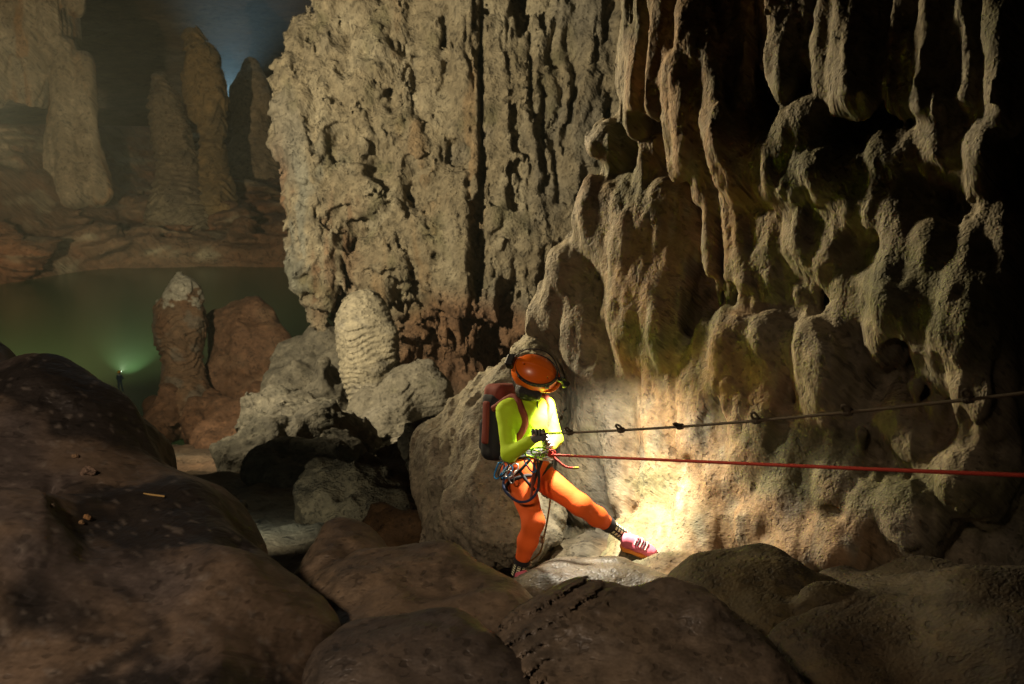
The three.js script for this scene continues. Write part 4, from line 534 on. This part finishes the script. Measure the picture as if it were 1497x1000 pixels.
{ // backpack, worn; its straps are its parts
  const bp = group('backpack', 'black and maroon backpack on the climber\'s back', 'backpack'), c = J.chest.clone().addScaledVector(F, -0.205).addScaledVector(UPV, -0.06);
  bp.position.copy(c); const up = UPV.clone().addScaledVector(F, -UPV.dot(F)).normalize(), rr = F.clone().cross(up); bp.quaternion.setFromRotationMatrix(new THREE.Matrix4().makeBasis(F, up, rr));
  const box = (hx, hy, hz, r, cx, cy, cz, amp = 0.006) => { const f = new Field([cx - hx - 0.04, cy - hy - 0.04, cz - hz - 0.04], [cx + hx + 0.04, cy + hy + 0.04, cz + hz + 0.04], 0.0095); f.base((x, y, z) => { const a = Math.max(Math.abs(x - cx) - hx + r, 0), b = Math.max(Math.abs(y - cy) - hy + r, 0), d = Math.max(Math.abs(z - cz) - hz + r, 0); return Math.hypot(a, b, d) - r; }); f.rough(0.05, (x, y, z) => amp * fbm(x * 12, y * 9, z * 12, 3)); return f.mesh({ uv: [0.15, 0.15] }); };
  mesh('pack', box(0.085, 0.23, 0.13, 0.06, 0, 0, 0), MC.black, bp); mesh('lid', box(0.09, 0.06, 0.12, 0.05, 0.01, 0.21, 0), MC.maroon, bp); mesh('pocket', box(0.04, 0.11, 0.1, 0.035, -0.08, -0.07, 0), MC.black, bp); mesh('side_panel', box(0.03, 0.14, 0.02, 0.015, -0.01, 0.02, 0.125, 0.003), MC.maroon, bp);
  const L = (p) => p.clone().sub(c).applyQuaternion(bp.quaternion.clone().invert());
  for (const [s, k] of [[J.sR, 1], [J.sL, -1]]) {
    const q = [L(s.clone().addScaledVector(F, -0.13).addScaledVector(R, -0.02 * k)), L(mid(s, J.neck, 0.34).addScaledVector(UPV, 0.062)), L(mid(s, J.neck, 0.26).addScaledVector(F, 0.082).addScaledVector(UPV, 0.0)), L(J.chest.clone().addScaledVector(R, 0.105 * k).addScaledVector(F, 0.108).addScaledVector(UPV, -0.01)), L(J.chest.clone().addScaledVector(R, 0.135 * k).addScaledVector(F, 0.06).addScaledVector(UPV, -0.12)), L(J.chest.clone().addScaledVector(R, 0.12 * k).addScaledVector(F, -0.08).addScaledVector(UPV, -0.16))];
    const g = tube(q, 0.022, 40, false, 10); mesh('shoulder_strap', g, MC.maroon, bp);
  }
}
lap('climber');

// ---------------------------------------------------------------- ropes
const ropeTex = tile(64, (u, v) => { const s = Math.abs(((u * 3 + v * 3) % 1) - 0.5) * 2; return [s, s, s]; });
const ropeM = (r, g, b, n) => { const t = ropeTex.clone(); t.repeat.set(n, 2); t.needsUpdate = true; return new THREE.MeshStandardMaterial({ color: new THREE.Color().setRGB(r, g, b), roughness: 0.8, bumpMap: t, bumpScale: 0.0015 }); };
function knot(p, dir, s, m, parent) {   // an overhand knot with a small loop standing off
  const d = dir.clone().normalize(), u = UPV.clone().addScaledVector(d, -UPV.dot(d)).normalize(), v = d.clone().cross(u), q = [], n = 44;
  for (let i = 0; i <= n; i++) { const t = i / n * 6.2832 * 1.5; q.push(p.clone().addScaledVector(d, (i / n - 0.5) * 3.0 * s).addScaledVector(u, (Math.cos(t * 2) * 0.75) * s).addScaledVector(v, (Math.sin(t * 2) * 0.75) * s)); }
  mesh('knot', tube(q, s * 0.72, 90, false, 8), m, parent);
  const a = rnd() * 2 - 0.7, e = u.clone().multiplyScalar(Math.cos(a)).addScaledVector(v, Math.sin(a));
  mesh('knot_loop', tube([p.clone().addScaledVector(d, -0.4 * s), p.clone().addScaledVector(e, 2.2 * s).addScaledVector(d, -0.9 * s), p.clone().addScaledVector(e, 4 * s).addScaledVector(d, 0.2 * s), p.clone().addScaledVector(e, 4.2 * s).addScaledVector(d, 1.8 * s), p.clone().addScaledVector(e, 2.4 * s).addScaledVector(d, 2.4 * s), p.clone().addScaledVector(d, 1.0 * s)], s * 0.55, 40), m, parent);
}
{
  const rope = group('knotted_rope', 'thin dark knotted rope stretched from the climber\'s gloved hand past the wall', 'rope'), m = ropeM(0.11, 0.08, 0.045, 300), a = J.hR.clone(), b = at(1570, 545, 3.58), e = a.clone().lerp(b, 1.45);
  const sag = (t) => a.clone().lerp(e, t).addScaledVector(V(0, -1, 0), 0.06 * 4 * t * (1 - t));
  mesh('rope', tube([...Array(21).keys()].map((i) => sag(i / 20)), 0.0068, 160), m, rope);
  for (const t of [0.1, 0.245, 0.39, 0.55, 0.71, 0.88, 1.06]) knot(sag(t / 1.45), e.clone().sub(a), 0.011, m, rope);
}
{
  const rope = group('red_rope', 'taut red climbing rope tied to the harness and running along the wall', 'rope'), m = ropeM(0.5, 0.035, 0.015, 300), a = at(804, 665, 6.46), b = at(1510, 693, 3.5), e = a.clone().lerp(b, 1.4);
  mesh('rope', tube([a, a.clone().lerp(e, 0.33).add(V(0, -0.004, 0)), a.clone().lerp(e, 0.66).add(V(0, -0.006, 0)), e], 0.0078, 120), m, rope);
  knot(at(806, 665, 6.46), cv(1, -0.05, 0.3), 0.012, m, rope);
  mesh('tail', tube([at(808, 667, 6.45), at(816, 674, 6.43), at(826, 682, 6.42), at(836, 684, 6.42), at(841, 684, 6.42)], 0.0072, 30), m, rope); mesh('tail_end', tube([at(838, 684.3, 6.42), at(846, 684, 6.42)], 0.0078, 4), ropeM(0.55, 0.5, 0.03, 4), rope, 'yellow wrapped rope end');
  mesh('upper_strand', tube([J.hL.clone(), at(803, 656, 6.46), at(809, 664, 6.45)], 0.0072, 16), m, rope);
}
{
  const rope = group('hanging_cord', 'yellowish knotted cord hanging behind the climber\'s legs', 'rope'), m = ropeM(0.34, 0.21, 0.05, 80), w = ropeM(0.5, 0.43, 0.3, 10);
  mesh('cord', tube([at(798, 705, 6.9), at(804, 725, 6.9), at(801, 755, 6.9), at(795, 785, 6.9), at(789, 808, 6.9), at(770, 825, 6.88), at(760, 838, 6.9)], 0.006, 60), m, rope);
  for (const [x, y] of [[802, 724], [793, 789], [774, 822]]) knot(at(x, y, 6.89), cv(0.1, 1, 0), 0.011, w, rope);
}
lap('ropes');

// ---------------------------------------------------------------- the caver at the pool
{
  const D = 91, p = group('person', 'tiny caver in dark blue clothes and yellow helmet standing by the green pool', 'person'), base = at(176, 572, D); p.position.copy(base);
  const sc = 1.0, q = (x, y, z = 0) => V(x * sc, y * sc, z * sc), body = [[q(-0.1, 0.9), q(-0.11, 0.5, 0.02), 0.1, 0.07], [q(-0.11, 0.5, 0.02), q(-0.12, 0.08), 0.07, 0.05], [q(0.1, 0.9), q(0.15, 0.5, 0.03), 0.1, 0.07], [q(0.15, 0.5, 0.03), q(0.2, 0.08, -0.02), 0.07, 0.05], [q(-0.12, 0.05), q(-0.12, 0.04, -0.14), 0.05, 0.045], [q(0.2, 0.05), q(0.22, 0.04, -0.14), 0.05, 0.045], [q(-0.07, 0.95), q(0.07, 0.95), 0.13, 0.13], [q(0, 0.95), q(0, 1.3), 0.15, 0.17], [q(-0.12, 1.38), q(0.12, 1.38), 0.09, 0.09], [q(-0.18, 1.38), q(-0.26, 1.1, -0.05), 0.065, 0.055], [q(-0.26, 1.1, -0.05), q(-0.18, 0.95, -0.22), 0.055, 0.04], [q(0.18, 1.38), q(0.27, 1.1, -0.04), 0.065, 0.055], [q(0.27, 1.1, -0.04), q(0.2, 0.97, -0.22), 0.055, 0.04], [q(0, 1.42), q(0.01, 1.54, -0.01), 0.055, 0.055], [q(0.01, 1.58, -0.01), q(0.01, 1.66, -0.01), 0.085, 0.09]];
  mesh('body', bodyMesh(body, 0.025, 0.06, { uv: [1, 1] }), cloth(0.03, 0.07, 0.11), p);
  const h = new THREE.SphereGeometry(0.16, 20, 12, 0, 6.2832, 0, 1.75); h.scale(1, 0.95, 1.15); h.translate(0.01, 1.68, -0.02); const hm = mesh('helmet', h, new THREE.MeshStandardMaterial({ color: new THREE.Color().setRGB(0.85, 0.42, 0.02), roughness: 0.4 }), p);
  const ll = new THREE.SphereGeometry(0.035, 12, 8); ll.translate(0.12, 1.7, -0.17); mesh('headlamp', ll, new THREE.MeshStandardMaterial({ color: 0xffffff, emissive: 0xeaffea, emissiveIntensity: 3 }), hm);
  mesh('collar', new THREE.TorusGeometry(0.09, 0.035, 8, 16).rotateX(Math.PI / 2).translate(0, 1.46, 0.02), cloth(0.5, 0.55, 0.55), p);
  const s = new THREE.SpotLight(0xf0ffe0, 7000, 0, 0.2, 0.9, 2); s.name = 'caver_headlamp_light'; s.position.copy(base).add(V(0.14, 1.72, -0.22)); s.target.position.copy(at(205, 462, 133)); s.castShadow = true; s.shadow.radius = 3; scene.add(s, s.target);
}

// ---------------------------------------------------------------- fittings of the lamps that light the hall, and of the added fill
{
  const body = new THREE.LatheGeometry([[0, -0.5], [0.35, -0.5], [0.42, -0.2], [0.55, 0.35], [0.58, 0.5], [0.5, 0.5], [0.4, 0.1], [0, 0.05]].map(([x, y]) => new THREE.Vector2(x, y)), 32).rotateX(Math.PI / 2), glass = new THREE.CircleGeometry(0.44, 32).translate(0, 0, 0.2);
  const words = { flood: 'round floodlight out to the left that lights the tall back wall', bank: 'round floodlight on the near side of the pool shining at the far bank', pit: 'round floodlight down in the misty hollow behind the dark hump', side: 'round floodlight out to the left shining on the pale boulder and the wall rim', near: 'added unseen fill light beside the viewpoint shining on the front rocks', far: 'cold white lamp shining between the far stalagmites' };
  for (const [k, L] of Object.entries(LAMPS)) {
    const g = group(k === 'near' ? 'added_fill_light' : 'floodlight', words[k], 'lamp'), s = { flood: 0.4, side: 0.2, bank: 0.3, pit: 0.25, near: 0.12, far: 0.8 }[k], dir = L.to.clone().sub(L.at).normalize();
    mesh('housing', body, MC.plastic, g); mesh('glass', glass, new THREE.MeshStandardMaterial({ color: 0xffffff, emissive: L.color, emissiveIntensity: 4 }), g);
    g.scale.setScalar(s); g.quaternion.setFromUnitVectors(V(0, 0, 1), dir); g.position.copy(L.at).addScaledVector(dir, -0.55 * s);
  }
}
lap('done');
renderer.render(scene, camera);
